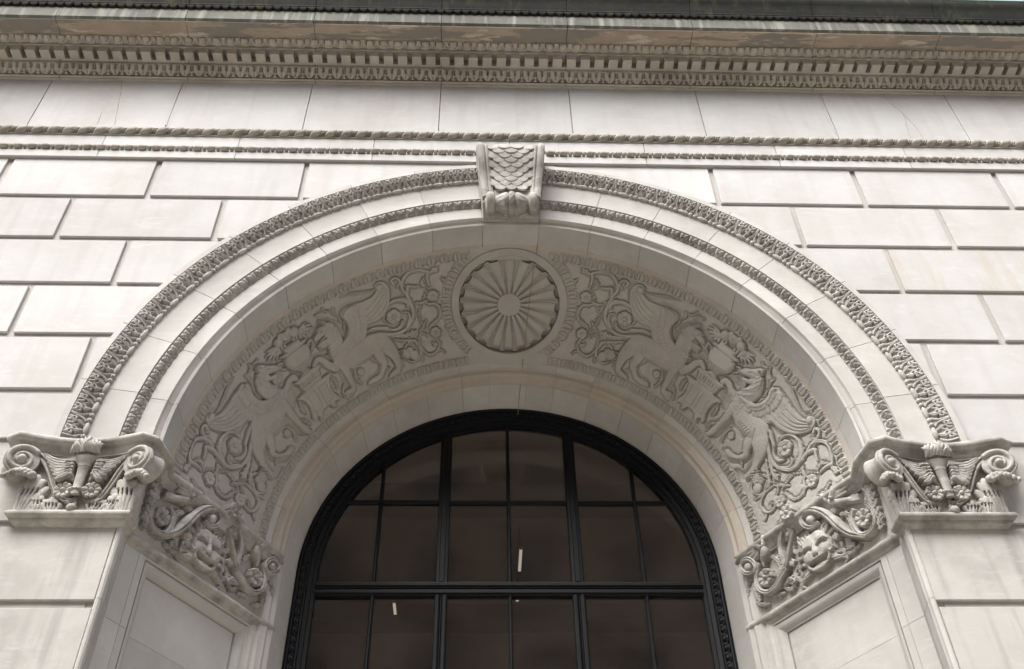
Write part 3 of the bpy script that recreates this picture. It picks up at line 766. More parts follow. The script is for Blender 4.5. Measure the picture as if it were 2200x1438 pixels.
# carving guide lines in metres on their own stone faces: (along, across, half width)
T = json.loads("""{"torso":[[-0.441,0.53,0.074],[-0.488,0.593,0.089],[-0.543,0.643,0.098],[-0.654,0.653,0.103],[-0.773,0.6,0.102]],
"neck":[[-0.466,0.507,0.079],[-0.495,0.401,0.068],[-0.48,0.324,0.059],[-0.431,0.291,0.048]],
"head":[[-0.413,0.269,0.043],[-0.361,0.309,0.038],[-0.314,0.346,0.028]],
"jaw":[[-0.411,0.354,0.023],[-0.379,0.402,0.02],[-0.353,0.451,0.015]],
"ear":[[-0.397,0.226,0.017],[-0.432,0.219,0.014]],
"fleg1":[[-0.436,0.614,0.059],[-0.429,0.714,0.041],[-0.422,0.814,0.032],[-0.407,0.909,0.028],[-0.395,0.98,0.03],[-0.378,1.018,0.026]],
"fleg2":[[-0.374,0.576,0.048],[-0.31,0.552,0.033],[-0.263,0.52,0.028],[-0.207,0.52,0.031],[-0.198,0.547,0.024]],
"haunch":[[-0.817,0.635,0.095],[-0.875,0.671,0.092],[-0.935,0.717,0.066],[-0.977,0.794,0.036],[-1.005,0.843,0.029],[-1.009,0.921,0.028],[-1.009,0.969,0.021]],
"hleg2":[[-0.757,0.743,0.059],[-0.796,0.813,0.051],[-0.844,0.863,0.04],[-0.815,0.94,0.025],[-0.756,0.994,0.024],[-0.7,1.012,0.027],[-0.658,1.002,0.023]],
"wing":[[-0.434,0.523],[-0.469,0.511],[-0.534,0.497],[-0.584,0.466],[-0.619,0.42],[-0.632,0.368],[-0.622,0.317],[-0.605,0.275],[-0.614,0.236],[-0.649,0.21],[-0.703,0.211],[-0.794,0.216],[-0.884,0.224],[-0.968,0.208],[-1.021,0.179],[-1.024,0.139],[-1.058,0.11],[-1.099,0.114],[-1.118,0.155],[-1.119,0.197],[-1.096,0.271],[-1.035,0.36],[-0.956,0.416],[-0.885,0.448],[-0.818,0.46],[-0.775,0.531],[-0.714,0.595],[-0.634,0.634],[-0.557,0.658],[-0.486,0.669],[-0.469,0.598]],
"row0":[[-0.441,0.53],[-0.482,0.525],[-0.546,0.509],[-0.597,0.48],[-0.633,0.434],[-0.652,0.381],[-0.65,0.322],[-0.633,0.28],[-0.632,0.247]],
"row1":[[-0.47,0.59],[-0.507,0.57],[-0.546,0.552],[-0.621,0.521],[-0.666,0.468],[-0.689,0.41],[-0.695,0.336],[-0.683,0.268],[-0.691,0.23]],
"row2":[[-0.474,0.63],[-0.518,0.616],[-0.555,0.605],[-0.646,0.571],[-0.708,0.508],[-0.739,0.434],[-0.758,0.358],[-0.752,0.283],[-0.731,0.224]],
"row3":[[-0.486,0.669],[-0.545,0.662],[-0.6,0.651],[-0.704,0.602],[-0.774,0.529],[-0.815,0.449],[-0.823,0.364],[-0.825,0.298],[-0.801,0.222]],
"prim0":[[-0.824,0.418],[-0.912,0.395],[-1.007,0.339],[-1.082,0.26],[-1.108,0.175]],
"prim1":[[-0.833,0.373],[-0.939,0.343],[-1.025,0.288],[-1.091,0.197]],
"prim2":[[-0.835,0.329],[-0.921,0.314],[-1.0,0.269],[-1.073,0.184]],
"prim3":[[-0.834,0.275],[-0.915,0.265],[-0.989,0.239],[-1.049,0.186]],
"wingtip":[[-1.052,0.154,0.035]],
"arc":[[-0.596,0.087,0.004],[-0.649,0.099,0.006],[-0.745,0.122,0.006],[-0.838,0.153,0.006],[-0.931,0.176,0.005],[-0.993,0.178,0.003]],
"cusp0":[[-0.397,0.162,0.005],[-0.43,0.17,0.008],[-0.457,0.161,0.004]],
"cusp1":[[-0.479,0.137,0.005],[-0.493,0.175,0.009],[-0.534,0.191,0.004]],
"cusp2":[[-0.567,0.188,0.005],[-0.557,0.23,0.009],[-0.58,0.267,0.004]],
"cusp3":[[-0.59,0.283,0.004],[-0.588,0.325,0.009],[-0.615,0.351,0.004]],
"cusp4":[[-0.613,0.373,0.004],[-0.594,0.406,0.009],[-0.598,0.431,0.004]],
"mane":[[-0.457,0.229],[-0.495,0.257],[-0.52,0.312],[-0.519,0.378],[-0.533,0.445]],
"mane2":[[-0.434,0.269],[-0.463,0.313],[-0.474,0.368],[-0.452,0.421],[-0.396,0.478],[-0.357,0.538]],
"flowerA":[[-1.078,0.489,0.08]],
"flowerB":[[-1.483,0.39,0.065]],
"flowerC":[[-1.454,0.756,0.065]],
"flowerS":[[-0.584,0.861,0.041]],
"scroll1":[[-0.782,0.532,0.006],[-0.863,0.531,0.018],[-0.937,0.556,0.02],[-0.99,0.572,0.016],[-0.955,0.58,0.008]],
"scroll2":[[-0.925,0.615,0.025],[-1.011,0.65,0.025],[-1.105,0.663,0.022],[-1.183,0.634,0.018],[-1.252,0.566,0.02],[-1.275,0.484,0.023],[-1.252,0.408,0.027],[-1.192,0.361,0.027],[-1.118,0.344,0.02],[-1.043,0.366,0.016],[-0.993,0.417,0.011],[-0.982,0.475,0.01],[-0.996,0.52,0.008]],
"scroll2b":[[-1.008,0.597,0.015],[-1.056,0.619,0.018],[-1.121,0.606,0.021],[-1.149,0.558,0.013]],
"scroll2c":[[-1.181,0.481,0.01],[-1.223,0.496,0.013],[-1.23,0.553,0.013],[-1.185,0.613,0.012]],
"branch":[[-1.288,0.491,0.01],[-1.269,0.397,0.014],[-1.246,0.322,0.017],[-1.22,0.264,0.018],[-1.225,0.206,0.018],[-1.262,0.148,0.02],[-1.318,0.113,0.022],[-1.383,0.111,0.022],[-1.439,0.132,0.018],[-1.487,0.155,0.011]],
"branch2":[[-1.253,0.336,0.012],[-1.258,0.288,0.02],[-1.274,0.247,0.02],[-1.314,0.26,0.017],[-1.366,0.269,0.012]],
"curl":[[-1.213,0.275,0.006],[-1.214,0.209,0.012],[-1.206,0.158,0.014],[-1.175,0.132,0.015],[-1.139,0.148,0.017],[-1.151,0.182,0.017]],
"branch3":[[-1.47,0.156,0.02],[-1.46,0.209,0.015],[-1.461,0.258,0.014],[-1.471,0.292,0.008]],
"urnend":[[-1.494,0.168,0.017],[-1.534,0.139,0.03],[-1.557,0.14,0.019]],
"acan":[[-0.916,0.614,0.01],[-0.99,0.652,0.018],[-1.06,0.684,0.022],[-1.137,0.705,0.03],[-1.2,0.709,0.037],[-1.255,0.696,0.022]],
"acan2":[[-1.02,0.708,0.012],[-1.104,0.746,0.017],[-1.181,0.77,0.02],[-1.237,0.795,0.021],[-1.247,0.845,0.014]],
"acorncap":[[-1.112,0.882,0.054],[-1.15,0.858,0.035]],
"acorn":[[-1.186,0.924,0.051]],
"lower":[[-1.098,0.948,0.009],[-1.149,0.983,0.012],[-1.203,0.978,0.014],[-1.25,0.935,0.014],[-1.262,0.875,0.012],[-1.232,0.826,0.009]],
"loop":[[-1.259,1.007,0.007],[-1.272,0.913,0.012],[-1.272,0.836,0.01],[-1.276,0.761,0.009],[-1.312,0.731,0.008],[-1.355,0.746,0.008],[-1.364,0.772,0.007]],
"loop2":[[-1.275,0.87,0.01],[-1.311,0.937,0.014],[-1.365,0.967,0.016],[-1.439,0.943,0.016],[-1.475,0.882,0.014],[-1.456,0.822,0.012],[-1.439,0.794,0.009]],
"stalk":[[-1.439,0.943,0.009],[-1.489,0.951,0.011],[-1.515,0.981,0.007]],
"bead1":[[-1.318,0.528,0.006],[-1.364,0.449,0.011],[-1.416,0.364,0.009],[-1.466,0.299,0.006]],
"bead2":[[-1.318,0.559,0.006],[-1.328,0.607,0.01],[-1.346,0.657,0.01],[-1.364,0.708,0.006]],
"leafB":[[-1.394,0.423,0.016],[-1.434,0.463,0.019],[-1.493,0.474,0.021],[-1.528,0.523,0.021],[-1.532,0.584,0.018],[-1.501,0.633,0.02],[-1.435,0.667,0.018],[-1.395,0.701,0.012]],
"j_mface":[[0.698,-0.337],[0.655,-0.296],[0.566,-0.297],[0.474,-0.315],[0.375,-0.362],[0.307,-0.439],[0.271,-0.551],[0.304,-0.594],[0.379,-0.6],[0.451,-0.593],[0.557,-0.569],[0.654,-0.572],[0.677,-0.522],[0.672,-0.446],[0.702,-0.383]],
"j_mear":[[0.381,-0.382,0.041],[0.332,-0.347,0.032],[0.322,-0.308,0.016]],
"j_mnose":[[0.551,-0.329,0.023],[0.558,-0.381,0.029],[0.55,-0.44,0.039]],
"j_mbrow1":[[0.676,-0.333,0.017],[0.633,-0.321,0.021],[0.573,-0.349,0.016]],
"j_mbrow2":[[0.53,-0.356,0.016],[0.467,-0.351,0.023],[0.4,-0.38,0.016]],
"j_meye1":[[0.634,-0.369,0.025]],
"j_meye2":[[0.457,-0.392,0.029]],
"j_mlip":[[0.664,-0.482,0.019],[0.628,-0.462,0.023],[0.58,-0.463,0.026],[0.518,-0.481,0.022],[0.448,-0.468,0.022],[0.385,-0.505,0.022],[0.363,-0.563,0.022],[0.397,-0.598,0.019],[0.451,-0.593,0.016]],
"j_mmouth":[[0.627,-0.52,0.029],[0.562,-0.527,0.041],[0.486,-0.528,0.047],[0.424,-0.538,0.041]],
"j_mcheek":[[0.34,-0.483,0.062],[0.385,-0.451,0.047]],
"j_mbeard":[[0.681,-0.504,0.023],[0.69,-0.577,0.019]],
"j_mbeard2":[[0.364,-0.608,0.025],[0.284,-0.59,0.021],[0.195,-0.592,0.012]],
"j_flA":[[-0.011,-0.439,0.093]],
"j_flB":[[1.049,-0.403,0.099]],
"j_flC":[[0.621,-0.044,0.089]],
"j_sA":[[0.058,-0.33,0.015],[0.091,-0.389,0.021],[0.091,-0.474,0.024],[0.05,-0.558,0.027],[-0.032,-0.573,0.021],[-0.097,-0.527,0.018],[-0.113,-0.437,0.016],[-0.072,-0.343,0.015]],
"j_sA2":[[0.018,-0.591,0.015],[0.129,-0.507,0.03],[0.202,-0.404,0.037],[0.257,-0.294,0.038],[0.321,-0.201,0.036],[0.412,-0.123,0.03],[0.496,-0.107,0.027],[0.539,-0.149,0.023],[0.521,-0.217,0.021],[0.458,-0.265,0.02],[0.396,-0.254,0.015]],
"j_sball":[[0.455,-0.197,0.046]],
"j_loop":[[0.676,-0.17,0.017],[0.715,-0.096,0.021],[0.773,-0.133,0.022],[0.82,-0.239,0.022],[0.82,-0.353,0.02],[0.818,-0.434,0.018],[0.754,-0.324,0.017],[0.694,-0.234,0.015],[0.659,-0.18,0.015]],
"j_lball":[[0.716,-0.181,0.029]],
"j_volL":[[1.269,-0.167,0.018],[1.232,-0.15,0.022],[1.172,-0.171,0.023],[1.126,-0.225,0.023],[1.119,-0.278,0.021],[1.165,-0.304,0.021],[1.234,-0.277,0.021],[1.278,-0.221,0.02],[1.277,-0.171,0.018]],
"j_volball":[[1.205,-0.23,0.043]],
"j_sB":[[1.098,-0.256,0.016],[1.149,-0.361,0.021],[1.138,-0.47,0.022],[1.052,-0.536,0.024],[0.949,-0.532,0.03],[0.884,-0.486,0.03],[0.822,-0.447,0.02]],
"j_leaf1":[[0.949,-0.252,0.021],[0.896,-0.321,0.037],[0.877,-0.395,0.04],[0.913,-0.448,0.027]],
"j_leaf2":[[0.881,-0.543,0.023],[0.81,-0.539,0.039],[0.78,-0.57,0.032]],
"j_leaf3":[[1.208,-0.38,0.024],[1.199,-0.464,0.031],[1.18,-0.545,0.02]],
"j_leafcor":[[-0.122,-0.586,0.032],[-0.119,-0.478,0.05],[-0.117,-0.354,0.057],[-0.122,-0.23,0.055],[-0.152,-0.12,0.04],[-0.181,-0.04,0.025]],
"j_leaf4":[[0.177,-0.541,0.021],[0.146,-0.581,0.027],[0.21,-0.584,0.018]],
"j_leaf5":[[0.181,-0.29,0.025],[0.12,-0.325,0.031],[0.123,-0.386,0.022]],
"j_cone1":[[0.216,-0.237,0.032]],
"j_cone2":[[0.268,-0.445,0.034]],
"j_cone3":[[0.74,-0.423,0.026]],
"j_b1body":[[0.199,-0.133,0.029],[0.16,-0.173,0.051],[0.097,-0.259,0.053],[-0.013,-0.308,0.034],[-0.1,-0.313,0.018]],
"j_b1head":[[0.226,-0.088,0.029],[0.263,-0.095,0.015]],
"j_b1wing":[[0.157,-0.109],[0.041,-0.098],[-0.036,-0.116],[-0.033,-0.16],[0.006,-0.209],[0.063,-0.215],[0.136,-0.184]],
"j_b2body":[[0.918,-0.128,0.031],[0.919,-0.202,0.041],[0.967,-0.243,0.052],[1.02,-0.28,0.024]],
"j_b2head":[[0.929,-0.077,0.032],[0.876,-0.113,0.016]],
"j_b2wing":[[1.205,-0.091],[1.129,-0.098],[1.0,-0.139],[0.956,-0.207],[1.0,-0.25],[1.072,-0.24],[1.151,-0.175]],
"c_ribR":[[0.479,-0.193,0.038],[0.384,-0.205,0.043],[0.296,-0.269,0.046],[0.227,-0.375,0.039],[0.17,-0.482,0.033],[0.11,-0.565,0.027],[0.048,-0.599,0.022],[-0.004,-0.588,0.016]],
"c_ribL":[[-0.373,-0.193,0.032],[-0.308,-0.237,0.04],[-0.258,-0.331,0.042],[-0.229,-0.423,0.039],[-0.2,-0.514,0.033],[-0.166,-0.585,0.027],[-0.116,-0.606,0.022],[-0.068,-0.591,0.016]],
"c_wgR":[[0.291,-0.21],[0.24,-0.226],[0.13,-0.263],[0.072,-0.314],[0.036,-0.392],[0.029,-0.45],[0.106,-0.41],[0.198,-0.348],[0.255,-0.282]],
"g_torso":[[-0.388,0.647,0.104],[-0.464,0.69,0.101],[-0.581,0.687,0.097],[-0.704,0.665,0.097],[-0.805,0.665,0.088]],
"g_neck":[[-0.38,0.606,0.091],[-0.382,0.488,0.081],[-0.385,0.389,0.076],[-0.381,0.323,0.059]],
"g_head":[[-0.356,0.317,0.048],[-0.322,0.314,0.041]],
"g_muz":[[-0.294,0.333,0.032],[-0.259,0.339,0.029],[-0.231,0.348,0.021]],
"g_jaw":[[-0.314,0.401,0.024],[-0.268,0.418,0.021],[-0.236,0.425,0.016]],
"g_ear":[[-0.359,0.256,0.017],[-0.336,0.233,0.014]],
"g_brow":[[-0.336,0.287,0.011],[-0.298,0.281,0.01],[-0.27,0.3,0.007]],
"g_eye":[[-0.299,0.306,0.007]],
"g_nose":[[-0.228,0.337,0.011],[-0.215,0.352,0.01]],
"g_mouth":[[-0.223,0.389,0.008],[-0.272,0.393,0.011],[-0.318,0.394,0.006]],
"g_fleg1":[[-0.366,0.709,0.052],[-0.374,0.788,0.038],[-0.375,0.883,0.03],[-0.376,0.95,0.026],[-0.344,0.979,0.03],[-0.287,0.965,0.021]],
"g_fleg2":[[-0.286,0.689,0.05],[-0.234,0.638,0.037],[-0.2,0.56,0.031],[-0.157,0.531,0.029],[-0.115,0.55,0.021]],
"g_haunch":[[-0.818,0.679,0.084],[-0.868,0.771,0.073],[-0.906,0.849,0.054],[-0.919,0.935,0.037],[-0.912,0.996,0.03],[-0.863,1.023,0.03],[-0.813,1.035,0.021]],
"g_hleg2":[[-0.739,0.717,0.059],[-0.757,0.815,0.05],[-0.777,0.887,0.038],[-0.743,0.946,0.03],[-0.691,0.997,0.028],[-0.627,1.004,0.03],[-0.565,1.002,0.021]],
"g_mane1":[[-0.38,0.25],[-0.439,0.294],[-0.462,0.379],[-0.439,0.466],[-0.409,0.549]],
"g_mane2":[[-0.343,0.327],[-0.364,0.394],[-0.314,0.456],[-0.27,0.521],[-0.291,0.627]],
"g_wing":[[-0.363,0.536],[-0.397,0.515],[-0.458,0.504],[-0.518,0.464],[-0.551,0.409],[-0.559,0.36],[-0.536,0.312],[-0.54,0.261],[-0.577,0.232],[-0.663,0.227],[-0.758,0.242],[-0.851,0.235],[-0.908,0.194],[-0.907,0.146],[-0.951,0.117],[-1.001,0.136],[-1.028,0.193],[-1.023,0.269],[-0.997,0.345],[-0.938,0.427],[-0.865,0.468],[-0.776,0.474],[-0.734,0.482],[-0.697,0.554],[-0.64,0.616],[-0.56,0.649],[-0.478,0.661],[-0.425,0.613]],
"g_row0":[[-0.387,0.536],[-0.445,0.532],[-0.516,0.499],[-0.563,0.443],[-0.58,0.371],[-0.563,0.309],[-0.578,0.272],[-0.638,0.25]],
"g_row1":[[-0.42,0.583],[-0.493,0.568],[-0.564,0.524],[-0.61,0.458],[-0.633,0.38],[-0.636,0.319],[-0.656,0.268],[-0.689,0.249]],
"g_row2":[[-0.447,0.625],[-0.529,0.614],[-0.607,0.564],[-0.653,0.497],[-0.679,0.42],[-0.691,0.355],[-0.7,0.298],[-0.727,0.258]],
"g_row3":[[-0.482,0.672],[-0.576,0.657],[-0.647,0.611],[-0.703,0.539],[-0.74,0.467],[-0.757,0.386],[-0.757,0.315],[-0.768,0.259]],
"g_prim0":[[-0.746,0.461],[-0.84,0.44],[-0.938,0.375],[-0.988,0.29],[-0.996,0.207]],
"g_prim1":[[-0.75,0.427],[-0.839,0.395],[-0.916,0.34],[-0.971,0.266],[-0.984,0.194]],
"g_prim2":[[-0.757,0.386],[-0.837,0.351],[-0.913,0.296],[-0.96,0.236],[-0.972,0.181]],
"g_prim3":[[-0.761,0.326],[-0.838,0.299],[-0.901,0.256],[-0.946,0.214]],
"g_tip":[[-0.943,0.17,0.033]]}""")
T = {k: [tuple(p) for p in v] for k, v in T.items()}

# ------------------------------------------------------------------ carved splayed soffit
yA, RA, DR, DY = .406, 2.65, -.4998, .8661
def conef(th, w, h):
    R = RA + DR * w - DY * h; y = yA + DY * w + DR * h
    return np.stack([R * np.cos(th), y, R * np.sin(th)], -1)
RM, TH0 = 2.36, 38.2
def crown(u, w, h): return conef(math.pi / 2 + u / RM, w, h)
def carved(u, w, h): return crown(u, w, np.where(np.asarray(h) > 0, np.asarray(h) * .64, h))
sf = empty('arch_soffit', 'splayed soffit of the arch carved with griffins, vines and a central fluted rosette', 'soffit')
IJ = [-1.5, 10.6, 21.4, 32.2, 43.9, 54.8, 65.6, 76.4, 84.6, 95.4, 103.6, 114.4, 125.2, 136.1, 147.8, 158.6, 169.4, 181.5]
IPR = [(2.09, 1.39), (2.064, 1.413), (2.030, 1.436), (2.022, 1.452), (1.985, 1.462), (1.962, 1.486), (1.955, 1.52), (1.930, 1.545), (1.926, 1.565), (1.872, 1.882), (1.872, 2.0), (2.2, 2.0), (2.2, 1.45)]
for a, b in zip(IJ[:-1], IJ[1:]):
    MB().arc(IPR, a + .05, b - .05, 10).obj('inner_arch_stone', TAN if False else ARCH, sf, 28)
MB().arc([(2.15, 1.42), (2.03, 1.455), (1.97, 1.51), (1.94, 1.56), (1.885, 1.87), (2.15, 1.9)], -1, 181, 60).obj('joint_mortar', BED, sf)
for a, b in zip(AJ[:-1], AJ[1:]):
    MB().arc([(2.6605, .368), (2.649, .412), (2.70, .43), (2.70, .368)], a + .04, b - .04, 10).obj('tan_fillet', TAN, sf)
for a, b in zip(IJ[:-1], IJ[1:]):
    MB().arc([(2.0275, 1.434), (2.0195, 1.4515), (1.9825, 1.4605), (1.9595, 1.4845), (1.9525, 1.519), (1.9275, 1.543), (1.9235, 1.564), (1.95, 1.575), (2.05, 1.46)], a + .04, b - .04, 10).obj('tan_moulding', TAN, sf, 28)
# bed of the two leaf borders
r = Relief(0, math.pi * RM, -.03, .112, .02); r.H[:] = 0
r.mesh('x', lambda u, w, h: conef(u / RM, w, h), ARCH)
link('border_bed', r.mesh('border_bed', lambda u, w, h: conef(u / RM, w, h), CARV), sf)
r = Relief(0, math.pi * RM, 1.045, 1.18, .02); r.H[:] = 0
link('border_bed', r.mesh('border_bed', lambda u, w, h: conef(u / RM, w, h), CARV), sf)
def border_unit(flip):
    r = Relief(-.0645, .0645, 0, .098, .0042); r.H[:] = .002
    for s in (-1, 1):
        r.pad([(s * .0645, .004), (s * .046, .008), (s * .032, .030), (s * .026, .060), (s * .028, .080), (s * .044, .094), (s * .056, .096), (s * .0645, .080)], .014, .014, .006)
        r.cut([(s * .056, .012), (s * .046, .050), (s * .040, .082)], .003, .007)
    r.chain([(0, .020, .011), (0, .060, .010), (0, .080, .010)], .9, .014)
    r.chain([(-.022, .090, .008), (0, .078, .010), (.022, .090, .008)], .9, .012)
    r.cut([(-.026, .078), (-.0165, .064), (-.0155, .026), (0, .008), (.0155, .026), (.0165, .064), (.026, .078)], .0072, .06)
    r.cut([(-.012, .096), (.012, .096)], .006, .04, 0)
    r.cut([(-.0645, .090), (-.058, .098)], .010, .05, 0); r.cut([(.0645, .090), (.058, .098)], .010, .05, 0)
    r.done(); r.H[r.H < .0015] = -1
    return r
r = border_unit(0)
bo = r.mesh('border_leaf', lambda u, w, h: conef(math.pi / 2 + u / 2.625, w + .004, h), CARV, floor=-.018)
bi = r.mesh('border_leaf', lambda u, w, h: conef(math.pi / 2 + u * (rad(3.59) / .129), 1.152 - w, h), CARV, floor=-.018)
around('border_leaf', bo, [90 + 2.8 * (i + .5) for i in range(-32, 32) if abs(2.8 * (i + .5)) > 9.5], sf)
around('border_leaf', bi, [90 + 3.59 * (i + .5) for i in range(-25, 25) if abs(3.59 * (i + .5)) > 10.5], sf)
# ---- quarter composition: motifs drawn once, placed four times
Q = dict(u0=-1.62, u1=.004, w0=.108, w1=1.05, h=.0042)
SH = .0745
def TR(n): return [(p[0] + SH, *p[1:]) for p in T[n]]
def newq(u0=None, u1=None, w0=None, w1=None):
    return Relief(u0 if u0 is not None else Q['u0'], u1 if u1 is not None else Q['u1'], w0 or Q['w0'], w1 or Q['w1'], Q['h'])
QM = newq(); MASK = np.zeros(QM.H.shape, bool)
def note(r):
    a = int(round((r.u[0] - Q['u0']) / Q['h'])); b = int(round((r.w[0] - Q['w0']) / Q['h']))
    k = r.H > -.5
    for yy, xx in zip(*np.nonzero(k)):
        j, i = yy + b, xx + a
        if 0 <= j < MASK.shape[0] and 0 <= i < MASK.shape[1]: MASK[j, i] = True
PLACE = ((TH0, 1), (TH0, -1), (180 - TH0, -1), (180 - TH0, 1))
def four(name, r, parents=None, mat=None, idx=(0, 1, 2, 3)):
    note(r); out = []
    me = r.mesh(name, carved, mat or CARV, under=-.024)
    for i, (a, s) in enumerate([PLACE[k] for k in idx]):
        if parents: o = link(name, me, parents[i])
        else: o = link(name, me, sf, rot=(0, rad(90 - a), 0), scale=(s, 1, 1))
        out.append(o)
    return out
def prune(r, m=.03):
    return r
# griffins: the lower of each pair throws its head back, the upper one stands and looks down at the altar
rs2 = np.random.RandomState(7)
mj_ = np.random.RandomState(21)
def griffin(up):
    G = (lambda n: T['g_' + n]) if up else TR
    idx = (1, 3) if up else (0, 2)
    r = newq(-1.12, -.02, .12, 1.05)
    for n, k in (('torso', .42), ('neck', .42), ('haunch', .42), ('fleg1', .55), ('fleg2', .5), ('hleg2', .6)):
        pts = G(n)
        if not up and n == 'hleg2': pts = [(-.690, .745, .055), (-.722, .815, .042), (-.762, .858, .030), (-.735, .925, .021), (-.672, .975, .020), (-.622, .995, .028), (-.588, .985, .020)]
        r.chain(pts, k, .010 if n != 'hleg2' else .004, blend=130, sm=3)
    if up:
        r.chain(G('head'), .75, .020, blend=160); r.chain(G('muz'), .85, .024, blend=200); r.chain(G('nose'), .9, .040)
        r.chain(G('jaw'), .9, .018, blend=160); r.chain(G('ear'), .8, .048); r.chain(G('brow'), .9, .050); r.chain(G('eye'), 1.0, .052)
        e = G('ear'); r.cut([e[0][:2], e[1][:2]], .008, .03, 0)
        r.cut(G('mouth'), .012, .05); e = G('eye')[0]; r.cut([(e[0] - .012, e[1] + .012), (e[0] + .010, e[1] + .014)], .004, .02, 0)
        for q in range(4): r.chain([(-.30 + .016 * q, .43, .010), (-.295 + .018 * q, .455, .009), (-.285 + .018 * q, .475, .004)], .9, .02)
        paws = [G('fleg1')[-1], G('fleg2')[-1], G('haunch')[-1], G('hleg2')[-1]]
    else:
        r.chain([(-.345, .268, .050), (-.315, .290, .046)], .75, .018, blend=160)
        r.chain([(-.300, .300, .036), (-.255, .322, .034), (-.232, .338, .028)], .85, .022, blend=200)
        r.chain([(-.226, .336, .016), (-.222, .352, .014)], .9, .040)
        r.chain([(-.350, .345, .030), (-.312, .374, .024), (-.272, .388, .020)], .9, .016, blend=160)
        for (x, y) in ((-.30, .415), (-.315, .425), (-.285, .41)): r.chain([(x + .01, y - .02, .010), (x, y, .010), (x - .012, y + .022, .004)], .9, .02)
        r.chain([(-.352, .222, .022), (-.372, .212, .018)], .9, .050); r.cut([(-.360, .226), (-.368, .218)], .009, .03, 0)
        r.chain([(-.330, .262, .016), (-.300, .266, .014), (-.272, .290, .010)], .9, .048); r.chain([(-.296, .288, .009)], 1.0, .052)
        r.cut([(-.238, .366), (-.275, .360), (-.315, .345)], .011, .05); r.cut([(-.308, .282), (-.290, .300)], .004, .02, 0)
        paws = [G('fleg1')[-1], G('fleg2')[-1], G('haunch')[-1], (-.588, .985, .020)]
    for q in paws:
        for t in (-1, 0, 1): r.chain([(q[0] + .008 * t, q[1] - .006, q[2] * .55), (q[0] + .014 * t + .006, q[1] + .012, q[2] * .5)], .9, .012)
    m1, m2 = np.array(G('mane1' if up else 'mane')), np.array(G('mane2'))
    s1, s2 = smooth_pts(np.c_[m1[:, :2], m1[:, 0] * 0], 4)[:, :2], smooth_pts(np.c_[m2[:, :2], m2[:, 0] * 0], 4)[:, :2]
    for i in range(19):                                  # locks of the mane, uneven
        t = min(1, max(0, i / 18 + mj_.uniform(-.025, .025)))
        a = s1[int(t * (len(s1) - 1))]; b = s2[int(t * (len(s2) - 1))]
        f0, f1 = mj_.uniform(.0, .35), mj_.uniform(.7, 1.1)
        p, q = a + (b - a) * f0, a + (b - a) * f1
        mid = (p + q) / 2 + np.array([.012, .02]) + mj_.uniform(-.014, .014, 2)
        r.chain([(*p, .007), (*mid, mj_.uniform(.010, .014)), (*(q + mj_.uniform(-.008, .02, 2)), .004)], 1.0, .046)
        if i % 3 == 0: r.cut([p, mid, q], .0035, .010)
    for _ in range(46):                                  # fur on the chest
        a = np.array(G('torso')[0][:2]) + mj_.uniform(-.10, .10, 2); v = mj_.uniform(-.006, .006)
        r.cut([a, a + [.010 + v, .016], a + [.008 + v, .034]], .0035, .007)
    h = np.array(G('torso')[-2][:2])
    for k in range(6): r.cut([h + [.06 - .028 * k, .02], h + [.075 - .028 * k, .055], h + [.068 - .028 * k, .09]], .004, .008)
    hh = G('haunch'); r.cut([(hh[0][0] + .07, hh[0][1] - .02), (hh[0][0] + .03, hh[0][1] + .06), (hh[1][0] + .045, hh[1][1] + .04)], .004, .010)
    for n in ('fleg1', 'haunch'):
        q = np.array(G(n))[1:-1, :2]; r.cut(q + [.008, 0], .003, .006)
    r.noise(.0008, 3)
    gr = four('griffin', r, idx=idx)
    r = newq(-1.12, -.30, .108, .72)
    r.pad(G('wing'), .012, .02, .014, smooth=3)
    R_ = [smooth_pts(np.c_[np.array(G('row%d' % i))[:, :2], np.zeros(len(G('row%d' % i)))], 4)[:, :2] for i in range(4)]
    NF = 15
    for lvl, (a, b, bs) in enumerate(((2, 3, .018), (1, 2, .031), (0, 1, .044))):
        for i in range(NF):
            t = (i + .5 * (lvl % 2)) / (NF - .5)
            p = R_[a][int(t * (len(R_[a]) - 1))]; q = R_[b][int(t * (len(R_[b]) - 1))]
            t2 = min(1, t + 1 / (NF - .5)); q2 = R_[b][int(t2 * (len(R_[b]) - 1))]
            wd = max(.012, np.linalg.norm(q2 - q) * .54)
            e = p * .75 + q * .25; d = (q - p) / (np.linalg.norm(q - p) + 1e-6)
            r.chain([(*p, wd * .9), (*e, wd), (*(q - d * wd * .8), wd)], .62, bs, pw=.7, sm=0)
            r.cut([p, q], .0025, .006, 0)
    lead = np.array(G('row0'))[:, :2]; r.chain(np.c_[lead, np.full(len(lead), .020)], .9, .046)
    for i in range(4): r.cut(G('prim%d' % i), .0050, .014)
    tp = G('tip' if up else 'wingtip')[0]
    r.chain([(tp[0], tp[1], .036)], .8, .024)
    r.cut([(tp[0] + .035 * math.cos(a), tp[1] + .035 * math.sin(a)) for a in np.linspace(-2.2, 2.6, 12)], .005, .02, 0)
    r.noise(.0006, 5)
    four('wing', r, gr, idx=idx)
griffin(False); griffin(True)
